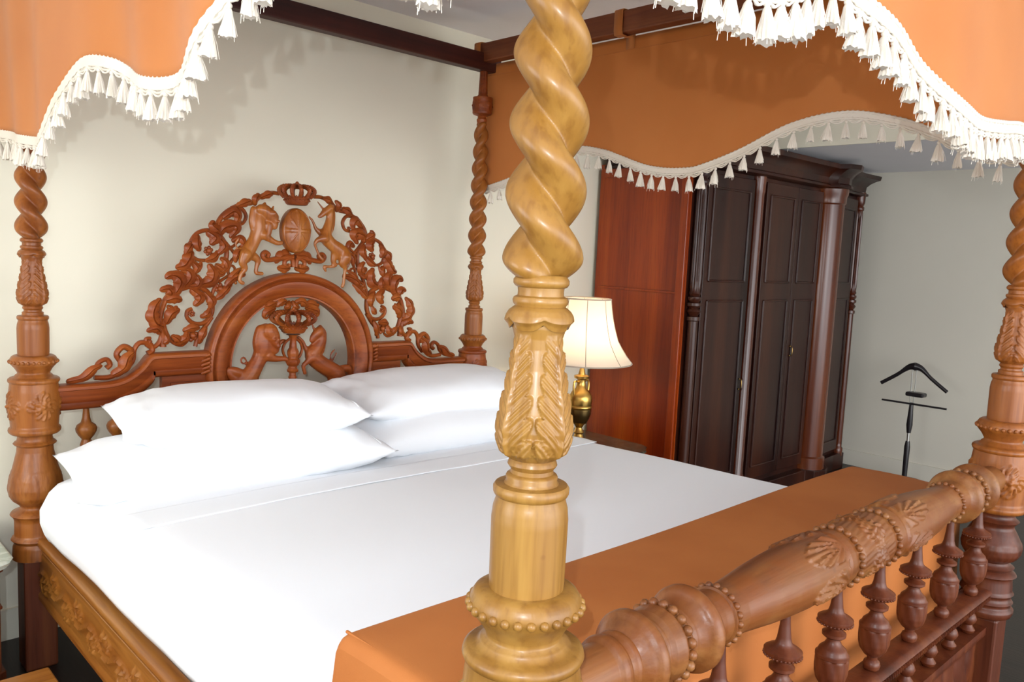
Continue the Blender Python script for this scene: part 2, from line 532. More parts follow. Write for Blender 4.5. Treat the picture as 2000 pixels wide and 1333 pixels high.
def bed_post(label, x, y, m, mb_low, tl, zl, hand, res, foot, ribs, rs=1.0):
    """one turned post: square foot, bulb, carved block, bead collar, plain drum, leaf urn, barley twist, top block"""
    S = {2: 224, 1: 128, 0: 96}[res]
    st = {2: 0.0012, 1: 0.002, 0: 0.003}[res]
    root = MB()
    # drum, collars and rings
    prof = [(1.0655, 0.0526 * rs), (1.0741, 0.0560), (1.084, 0.0586), (1.090, 0.066)]
    drum = [(1.119, 0.048), (1.1329, 0.0488), (1.1808, 0.0492), (1.215, 0.0494), (1.2300, 0.0478), (1.2400, 0.0448), (1.2440, 0.0446), (1.2458, 0.0470),
            (1.2490, 0.0486), (1.2552, 0.0488), (1.2590, 0.0462), (1.2600, 0.0350), (1.2640, 0.0325), (1.2690, 0.0333), (1.2715, 0.0320), (1.2735, 0.0275),
            (1.2786, 0.0272), (1.2820, 0.0300), (1.2850, 0.0318), (1.2880, 0.0308), (1.2905, 0.0300)]
    neck = [(1.4580, 0.030), (1.4780, 0.030), (1.4858, 0.0318), (1.4890, 0.0342), (1.4927, 0.0350), (1.4965, 0.0335), (1.4985, 0.0290), (1.5040, 0.0286), (1.5085, 0.0292),
            (1.5100, 0.0325), (1.5135, 0.0349), (1.5180, 0.0349), (1.5215, 0.0325), (1.5240, 0.030)]
    root.lathe([(z, r * rs) for z, r in dense(drum + [(1.30, 0.022), (1.44, 0.022)] + neck, 0.004)], (x, y, 0), S // 2)
    main = root.build('bed_post', m, bed)
    main['label'] = label
    # leaf collar with scalloped lip
    col = MB()
    cp = [(1.4560, 0.0375), (1.4620, 0.0400), (1.4650, 0.0428), (1.4665, 0.0440), (1.4690, 0.0438), (1.4740, 0.0425), (1.4800, 0.0390), (1.4835, 0.0345), (1.4860, 0.0310)]
    def cf(t, h, r):
        k = abs(math.cos(2.5 * (t - ribs)))
        low = max(0, (1.478 - h) / 0.022)
        return (r * rs * (1 - 0.07 * (1 - k) ** 2 * min(1, low * 1.5)), h + 0.009 * (1 - k) ** 1.5 * min(1, low))
    col.lathe(dense(cp, 0.0015), (x, y, 0), S // 2, fn=cf)
    col.build('leaf_collar', m, main)
    urn = MB()
    urn.lathe(dense(UP, st), (x, y, 0), S, fn=lambda t, h, r: (r * rs - 0.0045 + urn_relief(t, h, r, ribs), h))
    urn.build('carved_urn', m, main, smooth=70)
    # barley twist, two strands
    tw = MB()
    z0, z1 = 1.519, 2.200
    a0, e0 = 0.0300, 0.0205
    n = int((z1 - z0) / (st * 2.2))
    rows = []
    for i in range(n + 1):
        z = z0 + (z1 - z0) * i / n
        k = 1 - 0.25 * max(0, (z - 1.55) / 0.65) ** 1.4
        k *= math.sin(PI / 2 * min(1, (z - z0 + 0.014) / 0.042)) ** 0.6 * math.sqrt(max(0.2, min(1, (z1 - z) / 0.02)))
        row = []
        for j in range(S):
            t = 2 * PI * j / S
            p = t - tl + hand * 2 * PI * (z - zl) / PITCH
            r = e0 * abs(math.cos(p)) + math.sqrt(a0 * a0 - (e0 * math.sin(p)) ** 2)
            # round the sharp valley a little
            r = r + 0.0016 * math.exp(-(math.cos(p) / 0.12) ** 2)
            row.append((x + r * k * rs * math.cos(t), y + r * k * rs * math.sin(t), z))
        rows.append(row)
    tw.grid(rows, close_u=True, cap0=True, cap1=True)
    tw.build('barley_twist', m, main, smooth=75)
    # top block and slim neck up to the canopy rail
    top = MB()
    tp = [(2.180, 0.020), (2.196, 0.0255), (2.204, 0.0262), (2.210, 0.0215), (2.219, 0.0210), (2.2225, 0.030), (2.2290, 0.046), (2.2360, 0.0490), (2.2500, 0.0480),
          (2.2900, 0.0475), (2.3040, 0.0490), (2.3110, 0.0485), (2.3125, 0.030), (2.3188, 0.0270), (2.3260, 0.0225), (2.3387, 0.0215), (2.4000, 0.0190), (2.4450, 0.0178), (2.4560, 0.0225), (2.4640, 0.0235), (2.50, 0.022)]
    top.lathe(dense(tp, 0.006), (x, y, 0), 48, fn=lambda t, h, r: (r + (0.0012 * math.cos(8 * t) if 2.33 < h < 2.44 else 0) + (rosette(((t % (PI / 3)) - PI / 6) * r, h - 2.27, 0.024) if 2.24 < h < 2.30 else 0), h))
    top.build('post_cap', mb_low, main)
    # bead collar
    bc = MB()
    bp = [(1.0665, 0.052), (1.0741, 0.0560), (1.0800, 0.0600), (1.0880, 0.0668), (1.0940, 0.0712), (1.1010, 0.0728), (1.1080, 0.0722), (1.1130, 0.0700), (1.1180, 0.0670), (1.1220, 0.0610), (1.1235, 0.052), (1.1236, 0.046)]
    bc.lathe([(z, r * rs) for z, r in dense(bp, 0.0025)], (x, y, 0), S // 2)
    bead_ring(bc, 1.1010, 0.0725 * rs, 0.0062, 28, (x, y, 0), seg=12 if res == 2 else 8)
    bc.build('bead_collar', m, main)
    # carved block
    cb = MB()
    bp = [(0.8480, 0.058), (0.8490, 0.0740), (0.8550, 0.0800), (0.8616, 0.0815), (0.8680, 0.0800), (0.8725, 0.0745), (0.8800, 0.0742), (0.9035, 0.0758), (0.9488, 0.0790), (1.0000, 0.0770),
          (1.0220, 0.0745), (1.0270, 0.0742), (1.0290, 0.0775), (1.0350, 0.0800), (1.0410, 0.0785), (1.0450, 0.0730), (1.0460, 0.0640), (1.0500, 0.0590), (1.0550, 0.0560), (1.0580, 0.0505), (1.0640, 0.0500), (1.0700, 0.0530)]
    def bf(t, h, r):
        add = 0.0
        if 0.875 < h < 1.025:
            for kk in range(4):
                a = ribs + PI / 4 + 0.35 + kk * PI / 2
                s = ((t - a + PI) % (2 * PI) - PI) * r
                add = max(add, rosette(s, h - 0.950, 0.052) * 2.0)
        return ((r + add) * rs, h)
    cb.lathe(dense(bp, st * 2), (x, y, 0), S, fn=bf)
    cb.build('carved_block', m if res == 2 else mb_low, main, smooth=60)
    # bulb, lower rings and foot
    lo = MB()
    if foot:
        lp = [(0.525, 0.058), (0.5280, 0.072), (0.5400, 0.0770), (0.5495, 0.0775), (0.5560, 0.0700), (0.5640, 0.0680), (0.5720, 0.074), (0.5800, 0.068), (0.5900, 0.066), (0.5984, 0.074),
              (0.6060, 0.069), (0.6400, 0.0665), (0.6500, 0.0675), (0.6553, 0.076), (0.6620, 0.072), (0.6700, 0.060), (0.6796, 0.068), (0.6860, 0.058), (0.6950, 0.054), (0.7080, 0.068), (0.7230, 0.077), (0.7400, 0.0800),
              (0.7600, 0.0770), (0.7820, 0.066), (0.7980, 0.0570), (0.8080, 0.0560), (0.8140, 0.062), (0.8210, 0.0680), (0.8270, 0.0600), (0.8330, 0.0550), (0.8430, 0.0550), (0.8500, 0.060)]
        zb0, zb1 = 0.700, 0.760
    else:
        lp = [(0.4037, 0.0764), (0.4226, 0.0764), (0.447, 0.0745), (0.4602, 0.069), (0.4733, 0.0800), (0.4800, 0.077), (0.4860, 0.0700), (0.4977, 0.0690), (0.5407, 0.0688), (0.5519, 0.0724), (0.5631, 0.0814), (0.5700, 0.077),
              (0.5760, 0.0596), (0.5850, 0.0500), (0.5929, 0.0506), (0.5990, 0.057), (0.6096, 0.0680), (0.6282, 0.0790), (0.656, 0.0850), (0.6929, 0.0800), (0.7482, 0.0670), (0.7849, 0.0585), (0.8050, 0.0570), (0.8100, 0.065), (0.8142, 0.0681), (0.8190, 0.064), (0.8230, 0.0575), (0.8343, 0.0550),
              (0.8430, 0.0560), (0.8500, 0.062)]
        zb0, zb1 = 0.605, 0.720
    def lf(t, h, r):
        return ((r - 0.001 + leaf_band(t, h, zb0, zb1, 8)) * rs, h)
    lo.lathe(dense(lp, 0.004), (x, y, 0), max(96, S // 2), fn=lf)
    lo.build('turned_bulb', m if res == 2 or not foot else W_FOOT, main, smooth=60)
    ft = MB()
    zt = 0.527 if foot else 0.406
    h = 0.052
    ft.box((x - h, y - h, 0.0), (x + h, y + h, zt))
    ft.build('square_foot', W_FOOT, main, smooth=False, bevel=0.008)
    return main

R_ = math.radians
bed_post('pale honey-coloured barley-twist post', 0, -BL, W_PALE, W_PALE, R_(134), 1.626, 1, 2, True, R_(-136 + 45), 1.0)
bed_post('amber barley-twist post by the pillows', 0, 0, W_MID, W_MID, R_(167), 1.6463, 1, 1, False, R_(-103 + 45), 1.0)
bed_post('reddish barley-twist post beside the lamp', BW, 0, W_MID, W_HEAD, R_(139.2), 1.7115, -1, 1, False, R_(-131 + 45), 0.93)
bed_post('barley-twist post at the far end of the footboard', BW, -BL, W_MID, W_MID, R_(104.6), 1.6499, -1, 1, True, R_(-165 + 45), 1.0)

# canopy rails
for nm, a, b in (('canopy_rail', (-0.08, -0.03, 2.437), (BW + 0.09, 0.03, 2.522)), ('canopy_rail', (-0.08, -BL - 0.03, 2.470), (BW + 0.08, -BL + 0.03, 2.555))):
    MB().box(a, b).build(nm, W_RAIL, bed, smooth=False, bevel=0.006)
W_RAILY = wood('red brown canopy rail', (0.09, 0.02, 0.008), (0.16, 0.042, 0.014), (0.22, 0.07, 0.022), 1, 0.5, 0.1)
for x in (0, BW):
    MB().box((x - 0.03, -BL - 0.09, 2.478), (x + 0.03, 0.045, 2.568)).build('canopy_rail', W_RAILY, bed, smooth=False, bevel=0.006)

# side rails with carved face
for sx, x0 in ((-1, -0.004), (1, BW + 0.010)):
    sr = MB()
    ny, nz = 420, 26
    y0, y1, z0, z1 = -0.05, -BL + 0.05, 0.262, 0.485
    rows = []
    for i in range(ny + 1):
        y = y0 + (y1 - y0) * i / ny
        row = []
        for j in range(nz + 1):
            v = j / nz
            z = z0 + (z1 - z0) * v
            d = 0.0
            if v > 0.86:
                d = 0.012 * math.sqrt(max(0, 1 - ((v - 0.93) / 0.075) ** 2))
            elif v > 0.74:
                d = -0.002 + 0.004 * math.cos((v - 0.80) * 60)
            elif 0.10 < v < 0.70:
                q = (i / ny * 9.0) % 1.0
                vv = (v - 0.40) / 0.28
                vine = 0.35 * math.sin(2 * PI * q)
                d = 0.010 * math.exp(-((vv - vine) / 0.11) ** 2)
                s1 = ((q - 0.25) / 0.2, (vv + 0.42) / 0.5)
                s2 = ((q - 0.75) / 0.2, (vv - 0.42) / 0.5)
                for s in (s1, s2):
                    rr = math.hypot(*s)
                    if rr < 1:
                        aa = math.atan2(s[1], s[0])
                        d = max(d, 0.011 * (0.5 + 0.5 * math.cos(6 * aa + rr * 6)) * min(1, (1 - rr) * 5))
            elif v < 0.08:
                d = 0.006
            row.append((x0 + sx * d, y, z))
        rows.append(row)
    back = [[(x0 - sx * 0.03, r[0][1], z0), (x0 - sx * 0.03, r[0][1], z1)] for r in rows]
    full = [[b[0]] + r + [b[1]] for b, r in zip(back, rows)]
    sr.grid(full, close_u=True, cap0=True, cap1=True)
    sr.build('side_rail', W_SIDE if sx < 0 else W_FOOT, bed, smooth=60)

# ------------------------------------------------------------------ footboard
AZ, FY = 0.953, -BL
rail = MB()
half = [(0.055, 0.048), (0.10, 0.0500), (0.160, 0.0520), (0.163, 0.0585), (0.171, 0.0615), (0.181, 0.0595), (0.184, 0.0520), (0.190, 0.0510), (0.194, 0.0570), (0.199, 0.0600), (0.204, 0.058), (0.207, 0.0620),
        (0.218, 0.0740), (0.222, 0.0765), (0.225, 0.0830), (0.231, 0.0870), (0.239, 0.0870), (0.246, 0.0800), (0.254, 0.0560), (0.262, 0.0545), (0.266, 0.0620), (0.272, 0.0620), (0.276, 0.0700),
        (0.292, 0.0735), (0.296, 0.0755), (0.300, 0.0750), (0.303, 0.0720), (0.312, 0.0715), (0.322, 0.0680), (0.326, 0.0560), (0.334, 0.0545), (0.338, 0.0600), (0.346, 0.0600), (0.352, 0.064),
        (0.360, 0.0720), (0.366, 0.0850), (0.373, 0.0900), (0.381, 0.0900), (0.388, 0.0850), (0.394, 0.0720), (0.402, 0.0610), (0.430, 0.0575), (0.450, 0.0580), (0.452, 0.0630), (0.456, 0.0630), (0.458, 0.0610), (0.475, 0.0590),
        (0.50, 0.0580), (0.54, 0.0630), (0.60, 0.0710), (0.66, 0.0765), (0.72, 0.0800), (0.80, 0.0800), (0.848, 0.0780), (0.852, 0.0740), (0.858, 0.0735), (0.863, 0.0770), (0.885, 0.0760), (0.895, 0.0740), (0.916, 0.0740), (0.925, 0.0770), (1.0, 0.0775)]
half = [(h, r * 0.79) for h, r in half]
full = half + [(2.0 - h, r) for h, r in half[::-1][1:]]
def rf(t, h, r):
    # leaf relief on the collars either side of and on the middle band
    add = 0.0
    d = abs(h - 1.0)
    if d < 0.072:
        s = ((t - R_(200) + PI / 5) % (2 * PI / 5) - PI / 5) * r
        add = rosette(s, h - 1.0, 0.045) * 1.6 + 0.0008 * math.cos(30 * t + 90 * h)
    elif 0.152 < d < 0.29:
        u = (d - 0.152) / 0.138
        s = abs(((t - R_(200) + PI / 5) % (2 * PI / 5) - PI / 5) / (PI / 5))
        if s < math.sqrt(max(0, 1 - u * u)) * 0.85 + 0.03 * math.cos(20 * s):
            add = 0.0032 + 0.0024 * math.cos(15 * math.atan2(s, u * 0.9 + 0.02)) * min(1, math.hypot(s, u) * 3)
    return (r + add, h)
rail.lathe(dense(full, 0.003), (0, FY, AZ), 128, axis='x', fn=rf)
for xc, rr, br, nn in ((0.308, 0.0590, 0.0086, 20), (0.461, 0.0490, 0.0068, 20), (0.905, 0.0610, 0.0080, 22)):
    for xx in (xc, 2.0 - xc):
        bead_ring(rail, xx, rr, br, nn, (0, FY, AZ), 'x', 8)
rail.build('footboard_rail', W_MIDX, bed, smooth=60)

bal = MB()
bprof = [(0.618, 0.012), (0.622, 0.017), (0.632, 0.0195), (0.640, 0.017), (0.645, 0.011), (0.652, 0.012), (0.657, 0.020), (0.668, 0.028), (0.685, 0.0325), (0.700, 0.0335), (0.722, 0.0335), (0.7235, 0.035), (0.7285, 0.035), (0.730, 0.032),
         (0.740, 0.028), (0.750, 0.018), (0.758, 0.0140), (0.764, 0.0135), (0.766, 0.020), (0.770, 0.0245), (0.776, 0.0245), (0.780, 0.018), (0.783, 0.014), (0.790, 0.016), (0.793, 0.028), (0.797, 0.034), (0.803, 0.0365), (0.808, 0.0365),
         (0.812, 0.031), (0.817, 0.022), (0.822, 0.0165), (0.832, 0.0135), (0.860, 0.0100), (0.885, 0.0085), (0.905, 0.0085)]
def bfn(t, h, r):
    if 0.668 < h < 0.722:
        return (r + 0.0025 * abs(math.sin(4 * t + 30 * (h - 0.69))) - 0.001, h)
    return (r, h)
bal.lathe(dense([(h - 0.618, r) for h, r in bprof], 0.003), (0, 0, 0), 48, fn=lambda t, h, r: bfn(t, h + 0.618, r)[:1] + (h,))
bead_ring(bal, 0.799 - 0.618, 0.0355, 0.0027, 30, seg=6)
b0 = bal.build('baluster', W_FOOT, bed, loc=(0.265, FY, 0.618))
for x in (0.49, 0.72, 0.945, 1.165, 1.39, 1.615, 1.85):
    b = b0.copy()
    C.objects.link(b)
    b.parent = bed
    b.location = (x, FY, 0.618)

lr = MB()
sec = [(-0.018, 0.619), (-0.030, 0.615), (-0.034, 0.608), (-0.030, 0.602), (-0.026, 0.599), (-0.028, 0.590), (-0.020, 0.584), (0.030, 0.584), (0.036, 0.604), (0.030, 0.619)]
lr.grid([[(x, FY + a, b) for a, b in sec] for x in (0.05, BW - 0.05)], close_u=True, cap0=True, cap1=True)
for k in range(150):
    xx = 0.07 + (BW - 0.14) * k / 149
    lr.sweep([(xx, FY - 0.030, 0.600), (xx + 0.006, FY - 0.028, 0.587)], 0.0032, 6)
lr.build('lower_rail', W_FOOT, bed)
sp = MB()
sp.lathe([(0, 0.012), (0.004, 0.017), (0.012, 0.020), (0.020, 0.014), (0.026, 0.011), (0.032, 0.017), (0.044, 0.022), (0.056, 0.018), (0.064, 0.011), (0.088, 0.012)], (0, 0, 0), 20)
s0 = sp.build('spindle', W_FOOT, bed, loc=(0.15, FY, 0.500))
for k in range(1, 12):
    s = s0.copy()
    C.objects.link(s)
    s.parent = bed
    s.location = (0.15 + 0.1555 * k, FY, 0.500)
pn = MB()
rows = []
nx, nz = 360, 24
for i in range(nx + 1):
    x = 0.05 + (BW - 0.10) * i / nx
    row = [(x, FY + 0.03, 0.20)]
    for j in range(nz + 1):
        v = j / nz
        z = 0.20 + 0.30 * v
        d = 0.0
        if v > 0.90 or v < 0.05:
            d = 0.030
        elif v > 0.82:
            d = 0.030 - 0.02 * math.sin((0.90 - v) / 0.08 * PI / 2)
        else:
            q = (i / nx * 10) % 1
            d = 0.010 * abs(math.sin(2 * PI * (q + 0.5 * v + 0.06 * math.sin(12 * v)))) ** 0.6
        row.append((x, FY + 0.004 - d, z))
    row.append((x, FY + 0.03, 0.50))
    rows.append(row)
pn.grid(rows, close_u=True, cap0=True, cap1=True)
pn.build('carved_panel', W_FOOT, bed, smooth=60)

# ------------------------------------------------------------------ headboard
HX = 0.985
def V3(p, y=0.0):
    return (p[0], y, p[1])
def mir(pts):
    return [(2 * HX - p[0], *p[1:]) for p in pts]

hb = MB()   # main mouldings: arch
cz = 1.035
asec = []   # (radial, y)
for r, y in ((0.283, 0.02), (0.283, -0.020), (0.287, -0.030), (0.293, -0.030), (0.297, -0.020), (0.305, -0.024), (0.318, -0.036), (0.335, -0.044), (0.350, -0.044), (0.356, -0.034), (0.360, -0.030), (0.364, -0.040), (0.372, -0.046),
              (0.380, -0.044), (0.386, -0.034), (0.388, -0.020), (0.388, 0.02)):
    asec.append((r, y))
rows = []
for i in range(97):
    a = R_(-62) + R_(304) * i / 96
    rows.append([(HX + r * math.cos(a), y, cz + r * math.sin(a)) for r, y in asec])
hb.grid(rows, close_u=True, cap0=True, cap1=True)
hbo = hb.build('headboard_arch', W_HEAD, bed, smooth=50)
hbo['label'] = 'round moulded arch of the headboard'
cor = [(0.0, 0.02), (0.0, -0.030), (0.008, -0.040), (0.018, -0.040), (0.022, -0.030), (0.045, -0.024), (0.060, -0.020), (0.066, -0.028), (0.082, -0.028), (0.092, -0.018), (0.092, 0.02)]
for side in (0, 1):
    sh = MB()   # cornice with shoulder
    path = smooth_path([(0.05, 1.012), (0.16, 1.012), (0.245, 1.014), (0.300, 1.030), (0.345, 1.062), (0.375, 1.098), (0.392, 1.108)], 6) + [(0.42, 1.109), (0.62, 1.109)]
    rows = []
    for i, p in enumerate(path):
        a = Vector(path[max(i - 1, 0)])
        b = Vector(path[min(i + 1, len(path) - 1)])
        t = (b - a).normalized()
        nrm = Vector((t.y, -t.x))
        nrm = Vector((nrm.x * 0.35, nrm.y * 0.6 - 0.4)).normalized()
        if i >= len(path) - 2:
            nrm = Vector((0, -1))
        row = []
        for d, y in cor:
            q = (p[0] + nrm.x * d, p[1] + nrm.y * d)
            if side:
                q = (2 * HX - q[0], q[1])
            row.append((q[0], y, q[1]))
        rows.append(row)
    sh.grid(rows, close_u=True, cap0=True, cap1=True)
    # inner panel moulding and ledge under the cornice
    a, b = (0.43, 0.64) if not side else (2 * HX - 0.64, 2 * HX - 0.43)
    sh.box((a, -0.012, 0.80), (b, 0.015, 1.03))
    sh.box((a + 0.03, -0.022, 0.97), (b - 0.02, 0.0, 0.99))
    # small twisted rope beside the arch
    xr = HX + (1 if side else -1) * 0.392
    for k in range(5):
        sh.sweep([(xr - 0.012, -0.02, 1.02 + k * 0.016), (xr + 0.012, -0.045, 1.034 + k * 0.016)], 0.007, 8)
    sh.build('headboard_cornice', W_HEAD, bed, smooth=50)
hp = MB()
hp.box((0.05, -0.02, 0.30), (BW - 0.05, 0.02, 0.62))
hp.build('headboard_panel', W_HEAD, bed, smooth=False, bevel=0.004)
hs = MB()
hs.lathe([(0, 0.013), (0.02, 0.016), (0.05, 0.026), (0.075, 0.020), (0.09, 0.013), (0.11, 0.018), (0.18, 0.0215), (0.20, 0.015), (0.215, 0.027), (0.228, 0.034), (0.240, 0.036), (0.252, 0.031), (0.262, 0.018), (0.280, 0.013), (0.300, 0.011), (0.32, 0.010)], (0, 0, 0), 24)
h0 = hs.build('headboard_spindle', W_MID, bed, loc=(0.165, 0, 0.605))
for x in (0.27, 0.375, 2 * HX - 0.165 - 0.02, 2 * HX - 0.27, 2 * HX - 0.375):
    h = h0.copy()
    C.objects.link(h)
    h.parent = bed
    h.location = (x, 0, 0.605)

LEAF = [(-1, 0.15), (-0.62, -0.55), (-0.15, -0.85), (0, -0.45), (0.15, -0.85), (0.62, -0.55), (1, 0.15), (0.6, 0.55), (-0.6, 0.55)]
def stem(mb, pts, r0, r1, y=-0.008, n=7):
    P = smooth_path([V3(p, y) for p in pts], n)
    m = len(P)
    mb.sweep(P, [1.15 * (r0 + (r1 - r0) * i / (m - 1)) for i in range(m)], 8, flat=1.3)
def leaf(mb, pts, wmax, y=-0.012, lobes=3, n=8, curl=0.012):
    P = smooth_path([V3(p, y) for p in pts], n)
    m = len(P)
    Q, Rr = [], []
    for i, p in enumerate(P):
        t = i / (m - 1)
        wd = 1.3 * wmax * (math.sin(PI * min(1, (t * 0.93 + 0.07))) ** 0.6) * (0.78 + 0.22 * abs(math.cos(PI * lobes * t)))
        Rr.append(max(0.0015, wd))
        Q.append((p[0], p[1] - curl * math.sin(PI * t) - 0.010 * t, p[2]))
    mb.sweep(Q, Rr, sect=LEAF, flat=0.75)
def flower(mb, c, r, y=-0.012):
    mb.ball((c[0], y - r * 0.35, c[1]), r * 0.55, 12)
    for k in range(6):
        a = 2 * PI * k / 6 + 0.3
        mb.ball((c[0] + 0.68 * r * math.cos(a), y, c[1] + 0.68 * r * math.sin(a)), r * 0.42, 8, 1, 0.7, 1)

STEMS = [
    ([(0.4351, 1.1313), (0.4333, 1.1705), (0.4229, 1.2149), (0.4271, 1.2648), (0.4504, 1.3209), (0.4938, 1.3491), (0.5637, 1.3717), (0.6223, 1.4012), (0.6654, 1.4409), (0.6819, 1.4836), (0.6747, 1.5353), (0.6443, 1.5713), (0.6047, 1.582), (0.5628, 1.5672), (0.5387, 1.5296), (0.5427, 1.4856), (0.5665, 1.4661), (0.6022, 1.4645)], 0.011, 0.006),
    ([(0.5637, 1.364), (0.6029, 1.3429), (0.623, 1.3072), (0.622, 1.2551), (0.5938, 1.2198), (0.5547, 1.2176), (0.527, 1.2408), (0.5269, 1.2664), (0.5448, 1.2757)], 0.010, 0.006),
    ([(0.4333, 1.2334), (0.4443, 1.189), (0.4692, 1.1501), (0.5038, 1.1345), (0.526, 1.1477)], 0.009, 0.005),
    ([(0.4333, 1.1894), (0.4229, 1.1521), (0.3985, 1.1311), (0.3745, 1.1429), (0.3727, 1.1635), (0.3895, 1.1659)], 0.009, 0.006),
    ([(0.651, 1.5665), (0.6441, 1.6014), (0.6637, 1.6411), (0.7039, 1.6727), (0.7415, 1.6754), (0.7612, 1.6473), (0.7491, 1.6171), (0.723, 1.6091)], 0.010, 0.005),
    ([(0.7005, 1.6725), (0.7413, 1.6916), (0.79, 1.7018), (0.825, 1.7309), (0.8679, 1.7477), (0.9045, 1.7474)], 0.008, 0.007),
    ([(0.6688, 1.4377), (0.649, 1.3983), (0.6392, 1.3722), (0.6228, 1.3267), (0.6099, 1.2878)], 0.007, 0.006),
    ([(0.6234, 1.242), (0.5972, 1.2035), (0.5711, 1.1718), (0.5583, 1.1269)], 0.008, 0.007),
    ([(0.675, 1.5029), (0.7088, 1.5236), (0.736, 1.5444), (0.7571, 1.5255)], 0.006, 0.004),
    ([(0.6491, 1.3788), (0.6894, 1.4054), (0.7166, 1.4255), (0.7095, 1.4451), (0.6823, 1.4445)], 0.006, 0.004),
    ([(0.6747, 1.5417), (0.7159, 1.4912), (0.7025, 1.4646), (0.6892, 1.425), (0.7033, 1.3792)], 0.006, 0.005),
]
LEAVES = [
    ([(0.4615, 1.324), (0.4813, 1.3459), (0.4925, 1.3774), (0.4812, 1.3993), (0.4577, 1.4052), (0.4369, 1.3925)], 0.022, 2),
    ([(0.4535, 1.3146), (0.4578, 1.3365), (0.4443, 1.3534), (0.4168, 1.3471)], 0.017, 2),
    ([(0.4369, 1.2082), (0.4047, 1.2216), (0.3896, 1.2531), (0.3987, 1.2901), (0.4229, 1.3179)], 0.021, 4),
    ([(0.5001, 1.3586), (0.5202, 1.3777), (0.5303, 1.4031), (0.5188, 1.4232), (0.4949, 1.4246)], 0.019, 2),
    ([(0.5407, 1.4982), (0.5262, 1.4725), (0.5061, 1.4437), (0.475, 1.4336)], 0.021, 3),
    ([(0.5406, 1.5297), (0.5248, 1.5114), (0.5123, 1.4847)], 0.015, 2),
    ([(0.5253, 1.3619), (0.5573, 1.3652), (0.5636, 1.3908), (0.5519, 1.4098)], 0.014, 2),
    ([(0.5637, 1.3685), (0.6093, 1.3849), (0.6189, 1.4205), (0.6023, 1.4523)], 0.022, 3),
    ([(0.6489, 1.4113), (0.6756, 1.4378), (0.6686, 1.4637), (0.6484, 1.4761)], 0.014, 2),
    ([(0.4443, 1.3084), (0.472, 1.3176), (0.5002, 1.308)], 0.018, 2),
    ([(0.4443, 1.2206), (0.4579, 1.258), (0.4927, 1.2764)], 0.019, 2),
    ([(0.4504, 1.2896), (0.469, 1.2704), (0.4814, 1.2892)], 0.012, 1),
    ([(0.5381, 1.3524), (0.5639, 1.33), (0.564, 1.3076), (0.5447, 1.2885)], 0.019, 2),
    ([(0.5898, 1.3429), (0.615, 1.3072), (0.6099, 1.2748)], 0.017, 2),
    ([(0.4754, 1.1435), (0.5101, 1.1612), (0.5195, 1.1897)], 0.015, 2),
    ([(0.51, 1.19), (0.5387, 1.202), (0.571, 1.201)], 0.014, 2),
    ([(0.4229, 1.1835), (0.4016, 1.203), (0.3686, 1.1947)], 0.014, 2),
    ([(0.4382, 1.183), (0.4443, 1.1575), (0.429, 1.1455)], 0.011, 1),
    ([(0.6477, 1.5663), (0.6641, 1.5929), (0.7011, 1.6046), (0.7115, 1.5889), (0.688, 1.5553)], 0.022, 3),
    ([(0.6543, 1.5731), (0.6376, 1.585), (0.6144, 1.6029), (0.6274, 1.6196)], 0.015, 2),
    ([(0.6638, 1.6314), (0.7006, 1.6596), (0.7199, 1.6414), (0.7113, 1.6149)], 0.018, 2),
    ([(0.7208, 1.6836), (0.7482, 1.6987), (0.7772, 1.7094)], 0.014, 2),
    ([(0.7971, 1.6925), (0.7933, 1.7185), (0.8107, 1.7396)], 0.013, 2),
    ([(0.818, 1.7237), (0.8464, 1.7392), (0.8716, 1.7446)], 0.013, 2),
    ([(0.5628, 1.5622), (0.5566, 1.5272), (0.5695, 1.4992)], 0.016, 2),
    ([(0.6015, 1.5768), (0.6279, 1.5525), (0.6084, 1.5261)], 0.019, 2),
    ([(0.6478, 1.5535), (0.6647, 1.5219), (0.6383, 1.4887)], 0.016, 2),
    ([(0.5504, 1.4606), (0.5634, 1.4355), (0.5762, 1.4612)], 0.010, 1),
    ([(0.6353, 1.4499), (0.6587, 1.4375), (0.6652, 1.4636)], 0.012, 1),
    ([(0.7017, 1.5429), (0.729, 1.5572), (0.743, 1.5381), (0.7363, 1.5181)], 0.013, 2),
    ([(0.6757, 1.4248), (0.6489, 1.4113), (0.6287, 1.4368)], 0.010, 1),
]
FLOWERS = [(0.5433, 1.1715, 0.0244), (0.654, 1.3547, 0.0209), (0.6072, 1.5024, 0.0186), (0.5436, 1.2565, 0.0128), (0.7318, 1.6213, 0.0105), (0.3835, 1.1525, 0.0105)]
LEAVES += [
    ([(0.7033, 1.3792), (0.6763, 1.3528), (0.6495, 1.3266), (0.623, 1.3072)], 0.013, 3),
    ([(0.7584, 1.413), (0.7237, 1.4058), (0.6896, 1.3857), (0.6695, 1.3593)], 0.014, 3),
    ([(0.5773, 1.2429), (0.5969, 1.2555), (0.6099, 1.2813)], 0.012, 2),
    ([(0.5713, 1.1393), (0.5809, 1.178), (0.5971, 1.21)], 0.013, 2),
    ([(0.7432, 1.525), (0.7159, 1.4912), (0.7128, 1.4583)], 0.013, 2),
    ([(0.5006, 1.136), (0.4817, 1.1623), (0.4598, 1.1759)], 0.012, 2),
    ([(0.6761, 1.3725), (0.703, 1.4121), (0.7441, 1.4393)], 0.010, 2),
    ([(0.6482, 1.5019), (0.6218, 1.4753), (0.5892, 1.4616)], 0.014, 2),
    ([(0.5377, 1.4602), (0.557, 1.4353), (0.5443, 1.4097)], 0.014, 2),
]
fo = MB()
fo2 = MB()
for mb, f in ((fo, lambda p: p), (fo2, mir)):
    for p, a, b in STEMS:
        stem(mb, f(p), a, b)
    for p, wd, l in LEAVES:
        leaf(mb, f(p), wd, lobes=l)
    for x, z, r in f(FLOWERS):
        flower(mb, (x, z), r)
